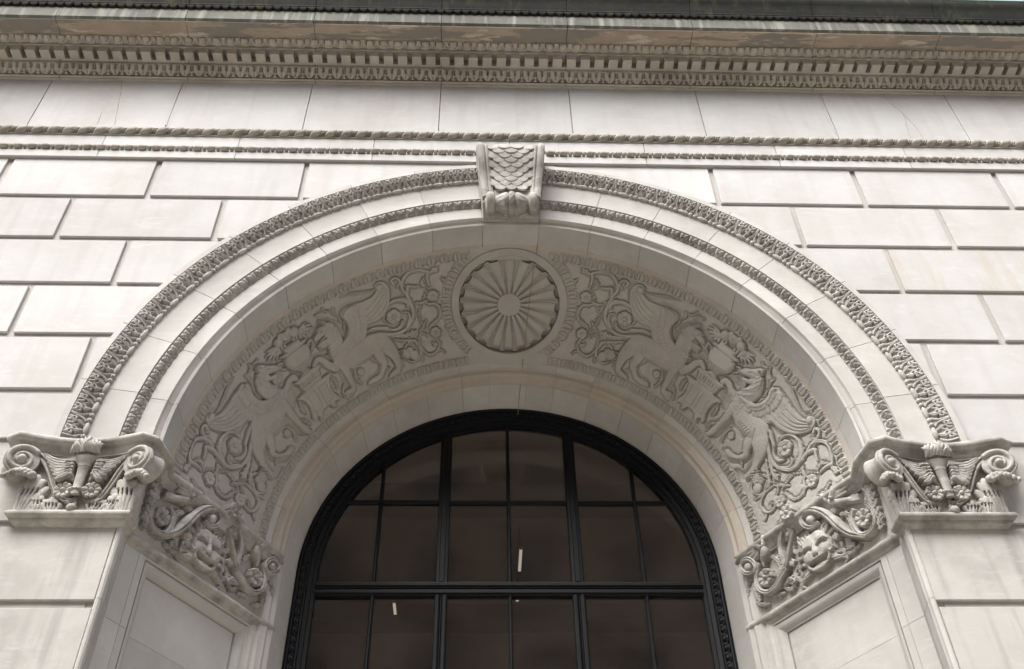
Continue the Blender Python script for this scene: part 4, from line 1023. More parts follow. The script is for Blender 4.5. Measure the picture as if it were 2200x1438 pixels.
# background strokes, vine, flowers
r = newq(-1.0, -.2, .108, .5)
r.chain(TR('arc'), .9, .004)
for i in range(5): r.chain(TR('cusp%d' % i), 1.0, .006)
four('scalloped_ray', r)
r = newq(-1.62, -.62, .108, 1.05)
for n, b in (('scroll1', .012), ('scroll2b', .012), ('scroll2c', .008), ('scroll2', .010), ('branch', .010), ('branch2', .008), ('curl', .012), ('branch3', .010), ('loop', .006), ('loop2', .008), ('lower', .008), ('stalk', .006)):
    r.chain(TR(n), .95, b, rm=.76)
c = np.array(TR('scroll2'))
r.cut(c[1:9, :2], .004, .008); r.cut(np.array(TR('branch'))[4:9, :2], .004, .008)
vine = four('vine_scroll', r)
def acanthus(r, path, base=.01, k=.55, lobes=6, side=(1, -1), spread=.95):
    """A leaf along its midrib: rounded lobes with drilled eyes between them."""
    P = smooth_pts(path, 6)
    r.chain([(a, b, c * .55) for a, b, c in path], k * .9, base + .004)
    n = len(P); eyes = []
    for i in range(lobes):
        j = int((i + .30) / lobes * (n - 2)); d = P[j + 1, :2] - P[j, :2]; d /= np.linalg.norm(d) + 1e-9; nn = np.array([-d[1], d[0]]); w = P[j, 2]
        for s in side:
            e = P[j, :2] + s * nn * w * spread * .85 + d * w * .75
            m = P[j, :2] + s * nn * w * spread * .55 + d * w * .25
            r.chain([(*P[j, :2], w * .26), (*m, w * .34), (*((e + m) / 2), w * .30), (*e, w * .15)], k * 1.0, base + .002)
            r.cut([P[j, :2] + d * w * .1, m, e], .0032, k * w * .16)
            if i < lobes - 1 and w > .03: eyes.append(P[j, :2] + s * nn * w * .42 + d * w * .62)
    for q in eyes: r.cut([q, q + .002], .0055, .04, 0)
    r.cut(P[:, :2], .0040, .010, 0)
    return r
for pth, bs_, kk_, lb_ in ((TR('acan'), .012, .5, 6), (TR('acan2'), .012, .5, 5), (TR('leafB'), .006, .7, 8), ([(-1.16, .44, .018), (-1.18, .39, .030), (-1.15, .36, .028), (-1.10, .35, .016)], .014, .5, 4),
                            (TR('urnend'), .010, .6, 3), ([(-.80, .552, .014), (-.88, .565, .020), (-.925, .585, .016)], .012, .5, 3)):
    r = newq(-1.62, -.7, .108, 1.05)
    acanthus(r, pth, bs_, kk_, lb_)
    four('acanthus_leaf', r)
for n, np_ in (('flowerA', 6), ('flowerB', 6), ('flowerC', 6), ('flowerS', 6)):
    c = TR(n)[0]; rr = c[2] * (.86 if n != 'flowerA' else .92)
    r = newq(c[0] - rr - .01, c[0] + rr + .01, c[1] - rr - .01, c[1] + rr + .01)
    r.u = r.u; r.flower(c, rr, np_, .42 if n != 'flowerS' else .3, .3, .012)
    note_u0 = r.u[0]; r.u = r.u - (r.u[0] - (Q['u0'] + round((r.u[0] - Q['u0']) / Q['h']) * Q['h']))
    four('flower', r)
r = newq(-1.25, -.95, .8, 1.03)
r.chain(TR('acorncap'), .5, .012); r.chain(TR('acorn'), .55, .010)
for i in range(6):
    for j in range(5):
        x, y = -1.14 + .026 * i + .012 * (j % 2), .835 + .022 * j
        r.chain([(x + SH, y, .010)], .8, .034)
four('acorn', r)
r = newq(-1.45, -1.15, .25, .75)
for n in ('bead1', 'bead2'):
    P = smooth_pts(TR(n), 5)
    for p in P[::2]: r.chain([(p[0], p[1], .0105)], .9, .004)
four('bead_string', r)
# small sprigs that fill the ground between the larger motifs
for pth in ([(-1.10, .22, .010), (-1.14, .20, .018), (-1.17, .24, .016)], [(-1.36, .20, .014), (-1.33, .25, .020), (-1.36, .30, .014)], [(-1.24, .42, .012), (-1.30, .44, .018), (-1.345, .42, .014)],
            [(-1.30, .62, .012), (-1.26, .68, .018), (-1.22, .72, .014)], [(-1.50, .72, .014), (-1.54, .78, .022), (-1.55, .85, .014)], [(-1.40, .84, .012), (-1.36, .88, .018), (-1.33, .85, .014)],
            [(-.90, .80, .014), (-.95, .90, .020), (-.97, .98, .014)], [(-.72, .90, .012), (-.77, .935, .016), (-.82, .96, .012)], [(-1.10, .78, .014), (-1.04, .82, .018), (-1.02, .88, .014)],
            [(-1.52, .24, .014), (-1.56, .30, .020), (-1.55, .37, .014)], [(-.20, .74, .012), (-.225, .80, .016), (-.215, .87, .012)], [(-.30, .88, .012), (-.26, .93, .016), (-.24, .99, .012)], [(-.46, .82, .012), (-.44, .90, .018), (-.47, .98, .014)]):
    r = newq(-1.62, -.15, .108, 1.05)
    acanthus(r, pth, .006, .8, 3)
    four('sprig', r)
# altar with its vase and fruit, once per half
def sym(P): return [(a, b) for a, b in P] + [(-a, b) for a, b in P[::-1]]
r = Relief(-.24, .24, .56, 1.045, .004)
r.pad(sym([(.10, .573), (.142, .578), (.142, .602), (.128, .606), (.112, .70), (.205, .702), (.205, .722), (.188, .735), (.158, .78), (.145, .84), (.158, .90), (.185, .955), (.175, .985), (.13, .965), (.11, .985), (.115, 1.03), (.08, 1.01), (.05, .965), (.0, .955)]), .020, .014, .012)
r.pad(sym([(.0, .570), (.148, .572), (.148, .598), (.0, .598)]), .008, .010, .026)
r.pad(sym([(.0, .700), (.212, .702), (.212, .726), (.0, .726)]), .012, .010, .026)
for i in range(-3, 4): r.cut([(i * .032, .615), (i * .032 * .95, .66)], .008, .022, 0)
for i in range(-7, 8): r.cut([(i * .027, .690), (i * .027, .694)], .006, .02, 0)
for s in (-1, 1):
    r.cut([(s * .022, .745), (s * .022, .93), (s * .13, .925), (s * .112, .84), (s * .125, .75), (s * .022, .745)], .004, .012, 0)
al = r.mesh('altar', carved, CARV, under=-.024)
rv = Relief(-.20, .20, .23, .60, .004)
rv.pad(sym([(.0, .245), (.085, .246), (.095, .285), (.130, .288), (.132, .306), (.112, .314), (.128, .345), (.138, .385), (.130, .425), (.105, .468), (.06, .512), (.034, .535), (.05, .552), (.10, .574), (.0, .575)]), .06, .045, .010)
rv.pad(sym([(.0, .282), (.140, .283), (.140, .306), (.0, .306)]), .014, .010, .056)
rv.cut([(-.12, .316), (.12, .316)], .006, .02, 0)
rv.cut([(-.09, .448), (0, .455), (.09, .448)], .004, .012)
for i in range(-4, 5): rv.cut([(i * .008, .530), (i * .018, .495), (i * .024, .456)], .0045, .018)
for s in (-1, 1): rv.chain([(0, .345, .008), (s * .035, .405, .012), (s * .085, .405, .012), (s * .125, .335, .008)], .9, .058)
rv.chain([(-.15, .345, .010), (-.19, .335, .012), (-.185, .385, .010), (-.155, .41, .01)], .8, .012); rv.chain([(.15, .345, .010), (.19, .335, .012), (.185, .385, .010), (.155, .41, .01)], .8, .012)
va = rv.mesh('vase', carved, CARV, under=-.024)
rf = Relief(-.30, .30, .108, .30, .004)
for x, y, q in ((0, .165, .046), (-.085, .172, .044), (.082, .178, .046), (-.14, .205, .03), (.14, .21, .03), (.04, .135, .028), (-.045, .132, .028)): rf.chain([(x, y, q)], .95, .012)
for s in (-1, 1):
    for a, l in ((.25, .16), (.0, .15), (-.25, .13), (.55, .13), (.9, .12)):
        c, d = math.cos(a) * s, math.sin(a)
        rf.chain([(s * .10, .20, .008), (s * .10 + c * l * .5, .20 + d * l * .5, .014), (s * .10 + c * l, .20 + d * l, .004)], .8, .008)
    for k in range(3): rf.chain([(s * (.05 + .03 * k), .215, .008), (s * (.05 + .032 * k), .24 + .01 * k, .012), (s * (.045 + .03 * k), .265, .004)], .8, .014)
rf.cut([(-.008, .157), (.008, .157), (.008, .173), (-.008, .173), (-.008, .157)], .004, .015, 0)
for k in range(4): rf.cut([(.055 + .018 * k, .15), (.06 + .018 * k, .178), (.055 + .018 * k, .208)], .003, .006)
fr_ = rf.mesh('fruit', carved, CARV, under=-.024)
for rr in (r, rv, rf):
    for yy, xx in zip(*np.nonzero(rr.H > -.5)):
        i = int(round((-abs(rr.u[xx]) - Q['u0']) / Q['h'])); j = int(round((rr.w[yy] - Q['w0']) / Q['h']))
        if 0 <= j < MASK.shape[0] and 0 <= i < MASK.shape[1]: MASK[j, i] = True
for a, s in ((TH0, 1), (180 - TH0, -1)):
    for nm, me in (('altar', al), ('vase', va), ('fruit', fr_)): link(nm, me, sf, rot=(0, rad(90 - a), 0), scale=(s, 1, 1))
# background panel of each half, cut back around the carving
def dil(M):
    B = M.copy(); B[1:] |= M[:-1]; B[:-1] |= M[1:]; B[:, 1:] |= M[:, :-1]; B[:, :-1] |= M[:, 1:]; return B
D1 = dil(MASK); D2 = dil(dil(D1)); D3 = dil(dil(D2))
GR = np.zeros(MASK.shape); GR[D3] = .006; GR[D2] = .014; GR[D1] = .022
for _ in range(1):
    GR = (GR + np.roll(GR, 1, 0) + np.roll(GR, -1, 0) + np.roll(GR, 1, 1) + np.roll(GR, -1, 1)) / 5
pn = Relief(rad(-1) * RM, rad(90) * RM, .104, 1.055, .0055)
U, W = np.meshgrid(pn.u, pn.w)
qu = -np.abs(U - rad(TH0) * RM)
ii = np.round((qu - Q['u0']) / Q['h']).astype(int); jj = np.round((W - Q['w0']) / Q['h']).astype(int)
ok = (ii >= 0) & (ii < MASK.shape[1]) & (jj >= 0) & (jj < MASK.shape[0])
pn.H[:] = 0
pn.H[ok] = -GR[jj[ok], ii[ok]]
g_ = rs2.randn(*pn.H.shape)
for _ in range(5): g_ = (g_ + np.roll(g_, 1, 0) + np.roll(g_, -1, 0) + np.roll(g_, 1, 1) + np.roll(g_, -1, 1)) / 5
pn.H += g_ / g_.std() * .0009
RC = (rad(90) * RM, .56)
rad_ = np.hypot(U - RC[0], W - RC[1]); c4 = rad_[:-1, :-1]
pme = pn.mesh('frieze_panel', lambda u, w, h: conef(u / RM, w, h), CARV, skip=(c4 < .535))
link('frieze_panel', pme, sf); link('frieze_panel', pme, sf, scale=(-1, 1, 1))
# rosette at the crown
ros = link('rosette', None, sf)
def polar(rr, ph, h): return crown(rr * np.cos(ph), RC[1] + rr * np.sin(ph), h)
def ringmesh(name, prof, n, mat, a0=0, a1=2 * math.pi):
    V = []; F = []; k = len(prof)
    ph = np.linspace(a0, a1, n + 1)
    for p in ph: V += [polar(np.array(rr), np.array(p), np.array(h)) for rr, h in prof]
    for j in range(n):
        for i in range(k - 1): F.append((j * k + i, j * k + i + 1, (j + 1) * k + i + 1, (j + 1) * k + i))
    return mkmesh(name, V, [tuple(f) for f in F], mat, 35)
o = link('ring', ringmesh('ring', [(.565, -.01), (.563, .020), (.497, .022), (.490, .014), (.486, -.075)], 96, CARV), ros)
o = link('dish', ringmesh('dish', [(.49, -.072), (.3, -.07), (.05, -.055)], 96, CARV), ros)
# fluted petals
NP_ = 20
def petal(i):
    a = 2 * math.pi * i / NP_; n = 14; V = []; F = []
    R0, R1 = .095, .466
    for j in range(n + 1):
        t = -1 + 2 * j / n; ph = a + t * math.pi / NP_
        rib = abs(t) > .70; edge = abs(abs(t) - .857) < .05
        for q in range(7):
            e = R1 + (-.026 * math.sqrt(max(0, 1 - (t / .70) ** 2)) if not rib else .010)
            rr = R0 + (e - R0) * q / 6; f = rr / R1
            h = ((-.002 if not edge else -.012) if rib else -.008 - (.020 * f) * (1 - (t / .72) ** 2))
            V.append(polar(np.array(rr), np.array(ph), np.array(h)))
        V.append(polar(np.array(e), np.array(ph), np.array(-.07)))
    for j in range(n):
        for q in range(7): F.append((j * 8 + q, j * 8 + q + 1, (j + 1) * 8 + q + 1, (j + 1) * 8 + q))
    return mkmesh('petal', V, F, CARV, 40)
for i in range(NP_): link('petal', petal(i), ros)
link('boss', ringmesh('boss', [(.118, -.03), (.116, -.004), (.108, .004), (.0001, .006)], 40, CARV), ros)
ru = border_unit(0)
for i in range(30):
    ph = 2 * math.pi * (i + .5) / 30
    if abs(math.sin(ph)) * .64 + .0 > .455: continue
    def rm(u, w, h, ph=ph): return crown((.567 + w * 1.0) * np.cos(ph + u * (2 * math.pi / 30 / .129)), RC[1] + (.567 + w) * np.sin(ph + u * (2 * math.pi / 30 / .129)), h)
    link('border_leaf', ru.mesh('border_leaf', rm, CARV, floor=-.006), sf)

P_ = [conef(np.array(rad(a)), np.array(w), np.array(h)) for a, w, h in ((84.2, -.14, .020), (84.5, .038, .012), (84.9, .28, .030), (85.3, .53, .026), (85.6, .80, .030), (85.8, 1.05, .014), (86.1, 1.2, .020), (86.3, 1.36, .05), (86.5, 1.56, .03), (86.6, 1.68, .05))]
def tube(P, r, name, mat, parent, k=6):
    V = []; F = []
    P = [Vector(q) for q in P]
    for i, q in enumerate(P):
        d = (P[min(i + 1, len(P) - 1)] - P[max(i - 1, 0)]).normalized(); a = d.orthogonal().normalized(); b = d.cross(a)
        for j in range(k): V.append(q + a * r * math.cos(2 * math.pi * j / k) + b * r * math.sin(2 * math.pi * j / k))
    for i in range(len(P) - 1):
        for j in range(k): F.append((i * k + j, i * k + (j + 1) % k, (i + 1) * k + (j + 1) % k, (i + 1) * k + j))
    return link(name, MB().add(V, F).mesh(name, mat, 60), parent)
tube(P_, .0032, 'stain_line', RUST, sf)  # thin tube standing in for a brown stained joint line, no wire here

# ------------------------------------------------------------------ jambs below the springing
def jp(w, z, h=0.0):
    w = np.asarray(w, float); z = np.asarray(z, float); h = np.asarray(h, float)
    return np.stack(np.broadcast_arrays(RA + DR * w - DY * h, yA + DY * w + DR * h, z), -1)
BZ = -5.0
def quadstrip(rings, close=True):
    V = []; F = []; k = len(rings[0])
    for rg in rings: V += [tuple(p) for p in rg]
    for i in range(len(rings) - 1):
        for j in range(k if close else k - 1): F.append((i * k + j, i * k + (j + 1) % k, (i + 1) * k + (j + 1) % k, (i + 1) * k + j))
    return V, F
def jbox(w0, w1, z0, z1, h0, h1):
    A = [(w0, z0), (w1, z0), (w1, z1), (w0, z1)]
    V = [tuple(jp(w, z, h0)) for w, z in A] + [tuple(jp(w, z, h1)) for w, z in A]
    return V, [(0, 1, 2, 3), (7, 6, 5, 4), (0, 4, 5, 1), (1, 5, 6, 2), (2, 6, 7, 3), (3, 7, 4, 0)]
def build_jamb(t, loc):
    def P(o):
        o.parent = t; o.matrix_parent_inverse = Matrix.Translation(-Vector(loc)); return o
    ZJ = -1.305
    # corner mouldings beside the wall stones
    for a, b in ((BZ, ZJ - .0015), (ZJ + .0015, .0)):
        P(MB().prism_z([(2.80, .03), (2.744, .028), (2.742, .004), (2.732, -.004), (2.718, -.003), (2.706, .008), (2.704, .030), (2.712, .036), (2.716, .05), (2.708, .06), (2.745, .235), (2.82, .235)], a, b).obj('corner_moulding', PIER))
    def face(w0, w1, z0, z1, n='facing_stone'):
        V, F = jbox(w0, w1, z0, z1, -.12, 0); P(MB().add(V, F).obj(n, ARCH))
    for z0, z1 in ((BZ, ZJ - .0015), (ZJ + .0015, .0)):
        face(-.205, -.057, z0, z1); face(-.054, .004, z0, z1); face(1.146, 1.165, z0, z1)
    face(.004, 1.146, -.766, .0)
    # moulding round the sunk panel
    w0, w1, zt, zb = .004, 1.146, -.766, -4.4
    prof = [(0, 0), (.001, -.018), (.011, -.018), (.013, -.004), (.028, -.006), (.048, -.016), (.066, -.034), (.076, -.046), (.084, -.046), (.085, -.066), (.094, -.066), (.100, -.058)]
    rings = []
    for d, h in prof:
        rings.append([jp(w0 + d, zb + d, h), jp(w1 - d, zb + d, h), jp(w1 - d, zt - d, h), jp(w0 + d, zt - d, h)])
    V, F = quadstrip(rings); P(MB().add(V, F).obj('panel_moulding', ARCH, sharp=25))
    face(.004, 1.146, BZ, zb)
    for z0, z1 in ((zb + .094, ZJ - .001), (ZJ + .001, zt - .094)):
        V, F = jbox(w0 + .094, w1 - .094, z0, z1, -.12, -.058); P(MB().add(V, F).obj('panel_field', ARCH))
    P(MB().prism_z([(2.09, 1.39), (2.064, 1.413), (2.045, 1.425), (2.03, 1.455), (2.0, 1.455), (1.99, 1.475), (1.962, 1.50), (1.955, 1.53), (1.926, 1.565), (1.872, 1.882), (1.872, 2.0), (2.3, 2.0), (2.3, 1.41)], BZ, 0).obj('inner_moulding', ARCH, sharp=25))
for s, lab in ((1, 'brighter splayed jamb with a sunk panel on the right of the window, bordering the dark stained stones'), (-1, 'shaded splayed jamb with a sunk panel on the left of the window, crossed by a cracked joint')):
    loc = (2.6, .4, BZ)
    t = empty('jamb_panel', lab, 'jamb', (s * 2.6, .4, BZ), 'panelled jambs of the arch'); t.scale = (s, 1, 1)
    build_jamb(t, loc)

# ------------------------------------------------------------------ capitals
def build_capital(t, loc):
    def P(o):
        o.parent = t; o.matrix_parent_inverse = Matrix.Translation(-Vector(loc)); return o
    XC = 3.06
    # ledge (astragal) under the front and the jamb sides
    zt = -.675
    lp = [(-.06, zt), (.006, zt), (.024, zt - .005), (.036, zt - .017), (.040, zt - .030), (.036, zt - .043), (.024, zt - .055), (.008, zt - .060), (.004, zt - .072), (.0, zt - .080), (-.03, zt - .10), (-.06, zt - .10)]
    P(MB().sweep([(3.452, .03), (3.452, -.05), (2.690, -.05), (2.690, .12)], lp, -1).obj('ledge', CAPI))
    a, b = jp(-.215, 0), jp(1.17, 0); c = jp(1.17, 0) + np.array([-.10, .06, 0])
    lp2 = [(o, z + .012) for o, z in lp]
    off = lambda w, h: tuple(jp(w, 0, h)[:2])
    P(MB().sweep([(2.80, .16), off(-.17, .012), off(1.245, .012), (1.975, 1.53), (1.945, 1.60)], lp2, -1).obj('ledge', CAPI))
    # abacus
    za = -.062
    ap = [(-.10, za), (.004, za), (.024, za - .006), (.037, za - .018), (.042, za - .035), (.037, za - .052), (.024, za - .064), (.006, za - .070), (.002, za - .078), (-.02, za - .125), (-.024, za - .128), (-.024, za - .138), (-.12, za - .14)]
    cc = [(3.635, .03), (3.625, -.10), (3.555, -.135)]
    for i in range(1, 10):
        q = i / 10; cc.append((3.555 - q * .855, -.135 + .085 * math.sin(q * math.pi)))
    cc += [(2.70, -.135), (2.625, -.095), (2.585, .13), off(-.06, .075), off(1.26, .075), off(1.34, .02), off(1.36, -.06)]
    P(MB().sweep(cc, ap, -1).obj('abacus', CAPI))
    # bell block of the front and of the jamb
    pl_ = [(3.42, .03), (3.42, -.03), (2.70, -.03), (2.70, .1), (2.8, .1)]
    P(MB().prism_z([(3.43, .028), (3.43, -.028), (2.700, -.028), (2.700, .15), (2.8, .2)], -.69, -.19).obj('bell', CARV))
    V, F = jbox(-.20, 1.30, -.69, -.18, -.15, .018); P(MB().add(V, F).obj('bell', CARV))
    # --- front carving
    fm = lambda u, w, h: np.stack([XC + u, -.028 - h, w], -1)
    def C(n): return T['c_' + n]
    def nr_(n0=-.62, n1=.62, z0=-.70, z1=-.06): return Relief(n0, n1, z0, z1, .0042)
    def mir(P_): return [(-p[0], *p[1:]) for p in P_]
    for rib in (C('ribR'), C('ribL')):
        r = nr_(); r.chain(rib, .45, .045, rm=.62)
        q = np.array(rib); r.cut(q[:, :2], .008, .018); P(link('scroll_stem', r.mesh('scroll_stem', fm, CAPI)))
    for sg in (1, -1):
        W_ = C('wgR') if sg > 0 else [(p[0] * .88, p[1]) for p in mir(C('wgR'))]
        W_ = [(p[0] + sg * .02, p[1]) for p in W_]
        r = nr_(); r.pad(W_, .010, .02, .040)
        wf = 1.0 if sg > 0 else .88
        for i in range(7):
            q = i / 6
            tip = np.array([sg * wf * (.315 - .15 * q), -.215 - .225 * q]); root = np.array([sg * (.10 - .02 * q), -.285 - .10 * q])
            mid = (tip + root) / 2 + np.array([sg * .01, -.022])
            r.chain([(*root, .014), (*mid, .021), (*tip, .011)], 1.0, .050 + .0035 * i)
            r.cut([root, mid, tip], .003, .008)
        for i in range(5):
            q = i / 4; r.chain([(sg * (.085 - .01 * q), -.290 - .11 * q, .014), (sg * (.125 - .02 * q), -.292 - .115 * q, .016)], 1.0, .072)
        r.noise(.0006, 9); P(link('wing', r.mesh('wing', fm, CAPI)))
    # torch: bowl, fluted shaft, flame
    m = MB(); V = []; F = []; n = 28
    tp_ = [(.001, -.56), (.031, -.558), (.032, -.50), (.034, -.455), (.037, -.40), (.041, -.335), (.048, -.328), (.044, -.318), (.052, -.30), (.066, -.280), (.076, -.262), (.080, -.250), (.074, -.243), (.055, -.25)]
    for rr, z in tp_:
        for j in range(n):
            a_ = 2 * math.pi * j / n; fl = .005 * (math.cos(a_ * 12) < 0) if -.45 < z < -.35 else 0
            V.append((XC + .005 + (rr - fl) * math.cos(a_), -.082 + (rr - fl) * .62 * math.sin(a_), z))
    for i in range(len(tp_) - 1):
        for j in range(n): F.append((i * n + j, i * n + (j + 1) % n, (i + 1) * n + (j + 1) % n, (i + 1) * n + j))
    P(m.add(V, F).obj('torch', CAPI))
    m = MB()
    fl = np.random.RandomState(11)
    for i in range(15):
        x0 = (i - 7) / 7 * .080; ln = .135 * (1 - .35 * abs(i - 7) / 7) * fl.uniform(.8, 1.1)
        V = []; F = []; k = 7
        for q in range(8):
            s_ = q / 7; rr = .020 * math.sin(math.pi * min(1, .25 + s_ * .75)) + .001
            cx = XC + .005 + x0 * (1 + .25 * s_) + .016 * math.sin(s_ * 4 + i); cz = -.235 + ln * s_; cy = -.135 - .03 * math.sin(s_ * 2.2) + .02 * abs(x0) / .075
            for j in range(k):
                a_ = 2 * math.pi * j / k; V.append((cx + rr * math.cos(a_), cy + rr * math.sin(a_), cz))
        for q in range(7):
            for j in range(k): F.append((q * k + j, q * k + (j + 1) % k, (q + 1) * k + (j + 1) % k, (q + 1) * k + j))
        m.add(V, F)
    P(m.obj('flame', CAPI, sharp=60))
    for sg in (1, -1):
        c0 = (sg * .098, -.520); r = Relief(c0[0] - .07, c0[0] + .07, c0[1] - .07, c0[1] + .07, .0036)
        r.flower(c0, .066, 9, .45, .2, .040); P(link('rosette', r.mesh('rosette', fm, CAPI)))
        # corner volute on its bolster, turned outwards
        cx, cz, rr, ang = (.435 if sg > 0 else -.375), -.298, .114, rad(-24) * sg
        r = Relief(-.13, .13, -.13, .13, .0036)
        sp = []
        for i in range(46):
            f = i / 45; a_ = math.pi * .75 - f * 2 * math.pi * 1.75; q = rr * (1 - .80 * f ** .8)
            sp.append((q * math.cos(a_), q * math.sin(a_), .019 * (1 - .50 * f)))
        th_ = np.linspace(0, 2 * math.pi, 40)[:-1]
        r.pad([(rr * 1.03 * math.cos(a_), rr * 1.03 * math.sin(a_)) for a_ in th_], .006, .012, .004)
        r.chain(sp, 1.0, .016, sm=0); r.chain([(0, 0, .030)], 1.1, .020)
        if sg < 0: r.H = r.H[:, ::-1].copy()
        ca, sa = math.cos(ang), math.sin(ang)
        def vm(u, w, h, cx=cx, cz=cz, ca=ca, sa=sa): return np.stack([XC + cx + u * ca + h * sa, -.125 + u * sa - h * ca, cz + w], -1)
        P(link('volute', r.mesh('volute', vm, CAPI)))
        V = []; F = []; n = 28; pr = [(.0, .012), (1.0, .012), (1.02, .0), (.9, -.03), (.82, -.06), (.9, -.10), (1.0, -.14)]
        for q, d in pr:
            for j in range(n):
                a_ = 2 * math.pi * j / n; u_ = rr * q * math.cos(a_); w_ = rr * q * math.sin(a_)
                V.append((XC + cx + u_ * ca + d * sa, -.125 + u_ * sa - d * ca, cz + w_))
        for i in range(len(pr) - 1):
            for j in range(n): F.append((i * n + j, i * n + (j + 1) % n, (i + 1) * n + (j + 1) % n, (i + 1) * n + j))
        P(MB().add(V, F).obj('bolster', CAPI))
        # tall corner leaf with curled tip
        r = nr_(); palm(r, sg * .345, -.70, .30, .15, -sg * .035)
        P(link('acanthus_leaf', r.mesh('acanthus_leaf', fm, CAPI)))
        m = MB()                                     # drooping curled tip, lobed along its rim
        for q in range(7):
            f = q / 6; cx_ = sg * (.335 + .145 * f); cz_ = -.415 + .030 * math.sin(f * 3.0) - .050 * f * f
            m.ellipsoid((XC + cx_, -.105 - .050 * f, cz_), (.030 - .006 * f, .036 * (1 - .45 * f), .034), 9, 6, (0, 0, 1))
            m.ellipsoid((XC + cx_ + sg * .004, -.135 - .058 * f, cz_ - .022 - .006 * (q % 2)), (.020, .016, .020), 8, 5, (0, 0, 1))
        P(m.obj('leaf_tip', CAPI, sharp=60))
    r = nr_()
    r.chain([(-.045, -.520, .018), (.045, -.520, .018)], .9, .06, sm=0); r.cut([(-.045, -.511), (.045, -.511)], .003, .01, 0); r.cut([(-.045, -.529), (.045, -.529)], .003, .01, 0)
    for i in range(3): r.chain([(-.024 + .024 * i, -.520, .011)], 1, .075)
    P(link('bead_bar', r.mesh('bead_bar', fm, CAPI)))
    r = nr_(); acanthus(r, [(0, -.56, .012), (0, -.61, .018), (0, -.65, .026)], .03, .7, 4); r.chain([(0, -.665, .032)], .9, .05); P(link('bud', r.mesh('bud', fm, CAPI)))
    for x, hgt, tl in ((-.245, .150, -.02), (-.140, .115, -.015), (.140, .115, .015), (.245, .150, .02)):
        r = nr_(); palm(r, x, -.70, hgt, .115, tl)
        P(link('acanthus_leaf', r.mesh('acanthus_leaf', fm, CAPI)))
    # --- jamb carving
    jm = lambda u, w, h: jp(u, w, np.where(np.asarray(h) > 0, np.asarray(h) * 1.25, h) + .018)
    J = lambda n: T['j_' + n]
    def jr(): return Relief(-.18, 1.40, -.70, .04, .0046)
    def add(n, r): P(link(n, r.mesh(n, jm, CAPI)))
    FX, FZ = .485, -.425
    def f3(L_): return [(FX - a, FZ + b, *c) for a, b, *c in L_]
    r = jr()
    r.pad(f3([(.155 * math.cos(t_), -.02 + .165 * math.sin(t_)) for t_ in np.linspace(0, 2 * math.pi, 30)[:-1]]), .050, .09, .022)
    for sd in (-1, 1):
        r.chain(f3([(sd * .045, .085, .040), (sd * .09, .06, .035)]), .5, .050, blend=150)
        r.chain(f3([(sd * .095, -.050, .045), (sd * .075, -.035, .035)]), .65, .046, blend=150)
        r.cut(f3([(sd * .040, .000), (sd * .072, .012), (sd * .108, .000)]), .022, .036)
    r.done()
    for sd in (-1, 1):
        r.chain(f3([(sd * .074, -.002, .019)]), 1.0, .036)
        r.chain(f3([(sd * .016, .018, .012), (sd * .060, .042, .016), (sd * .112, .040, .013), (sd * .135, .018, .007)]), 1.0, .058)
        r.chain(f3([(sd * .036, -.012, .006), (sd * .074, -.022, .007), (sd * .108, -.008, .005)]), .9, .052)
        r.chain(f3([(sd * .018, -.082, .016), (sd * .060, -.086, .019), (sd * .105, -.070, .016), (sd * .140, -.095, .012), (sd * .158, -.070, .008)]), .9, .052)
        r.chain(f3([(sd * .022, -.055, .015)]), .9, .062)
        r.chain(f3([(sd * .118, .085, .026), (sd * .150, .130, .020), (sd * .158, .185, .008)]), .9, .030)
        r.cut(f3([(sd * .130, .100), (sd * .152, .150)]), .008, .02, 0)
        for q in range(4):
            r.chain(f3([(sd * (.10 + .012 * q), -.11 - .02 * q, .012), (sd * (.135 + .018 * q), -.125 - .018 * q, .014), (sd * (.150 + .028 * q), -.165 - .004 * q, .006)]), .9, .028)
    r.chain(f3([(0, .050, .016), (0, .0, .018), (0, -.040, .026), (0, -.056, .026)]), .9, .058, blend=160)
    for q in range(5): r.cut(f3([(-.088 + .04 * q, -.124), (-.07 + .04 * q, -.124)]), .025, .065, 0)
    r.done()
    r.chain(f3([(-.118, -.105, .012), (-.090, -.150, .015), (-.040, -.172, .018), (.040, -.172, .018), (.090, -.150, .015), (.118, -.105, .012)]), .9, .044)
    for sd in (-1, 1): r.cut(f3([(sd * .014, -.078), (sd * .020, -.076)]), .007, .05, 0)
    for q in range(-3, 4): r.chain(f3([(q * .030, .105, .012), (q * .036, .135, .013), (q * .044 + .01, .160, .006)]), .9, .034)
    for sd in (-1, 1):
        for q in range(5):
            a0 = .5 - .38 * q
            p0 = (sd * .145 * math.cos(a0), -.02 + .155 * math.sin(a0)); p1 = (sd * (.20 + .01 * q), p0[1] + .022 - .016 * q); p2 = (sd * (.225 - .004 * q), p1[1] - .050)
            r.chain(f3([(*p0, .014), (*p1, .018), (*p2, .008)]), .9, .016); r.cut(f3([p0, p1, p2]), .003, .008)
    r.H = np.where(r.H > .02, .02 + (r.H - .02) * .75, r.H)
    r.noise(.0006, 2); add('mask', r)
    for n, k, ph in (('flA', 8, .1), ('flB', 8, .4), ('flC', 7, .2)):
        c0 = J(n)[0]; rr = c0[2] * .80; r = Relief(c0[0] - rr, c0[0] + rr, c0[1] - rr, min(c0[1] + rr, .2), .0042); r.flower(c0, rr, k, .42, ph, .03 if n != 'flC' else .085); add('flower', r)
    for n, b in (('sA', .04), ('sA2', .05), ('loop', .045), ('sB', .04), ('volL', .05)):
        r = jr(); r.chain(J(n), .9, b); q = np.array(J(n)); r.cut(q[:, :2], .006, .014)
        if n == 'sA2': r.chain(J('sball'), 1.0, .03)
        if n == 'loop': r.chain(J('lball'), 1.0, .03)
        if n == 'volL':
            r.chain(J('volball'), 1.0, .03)
        add('vine_scroll', r)
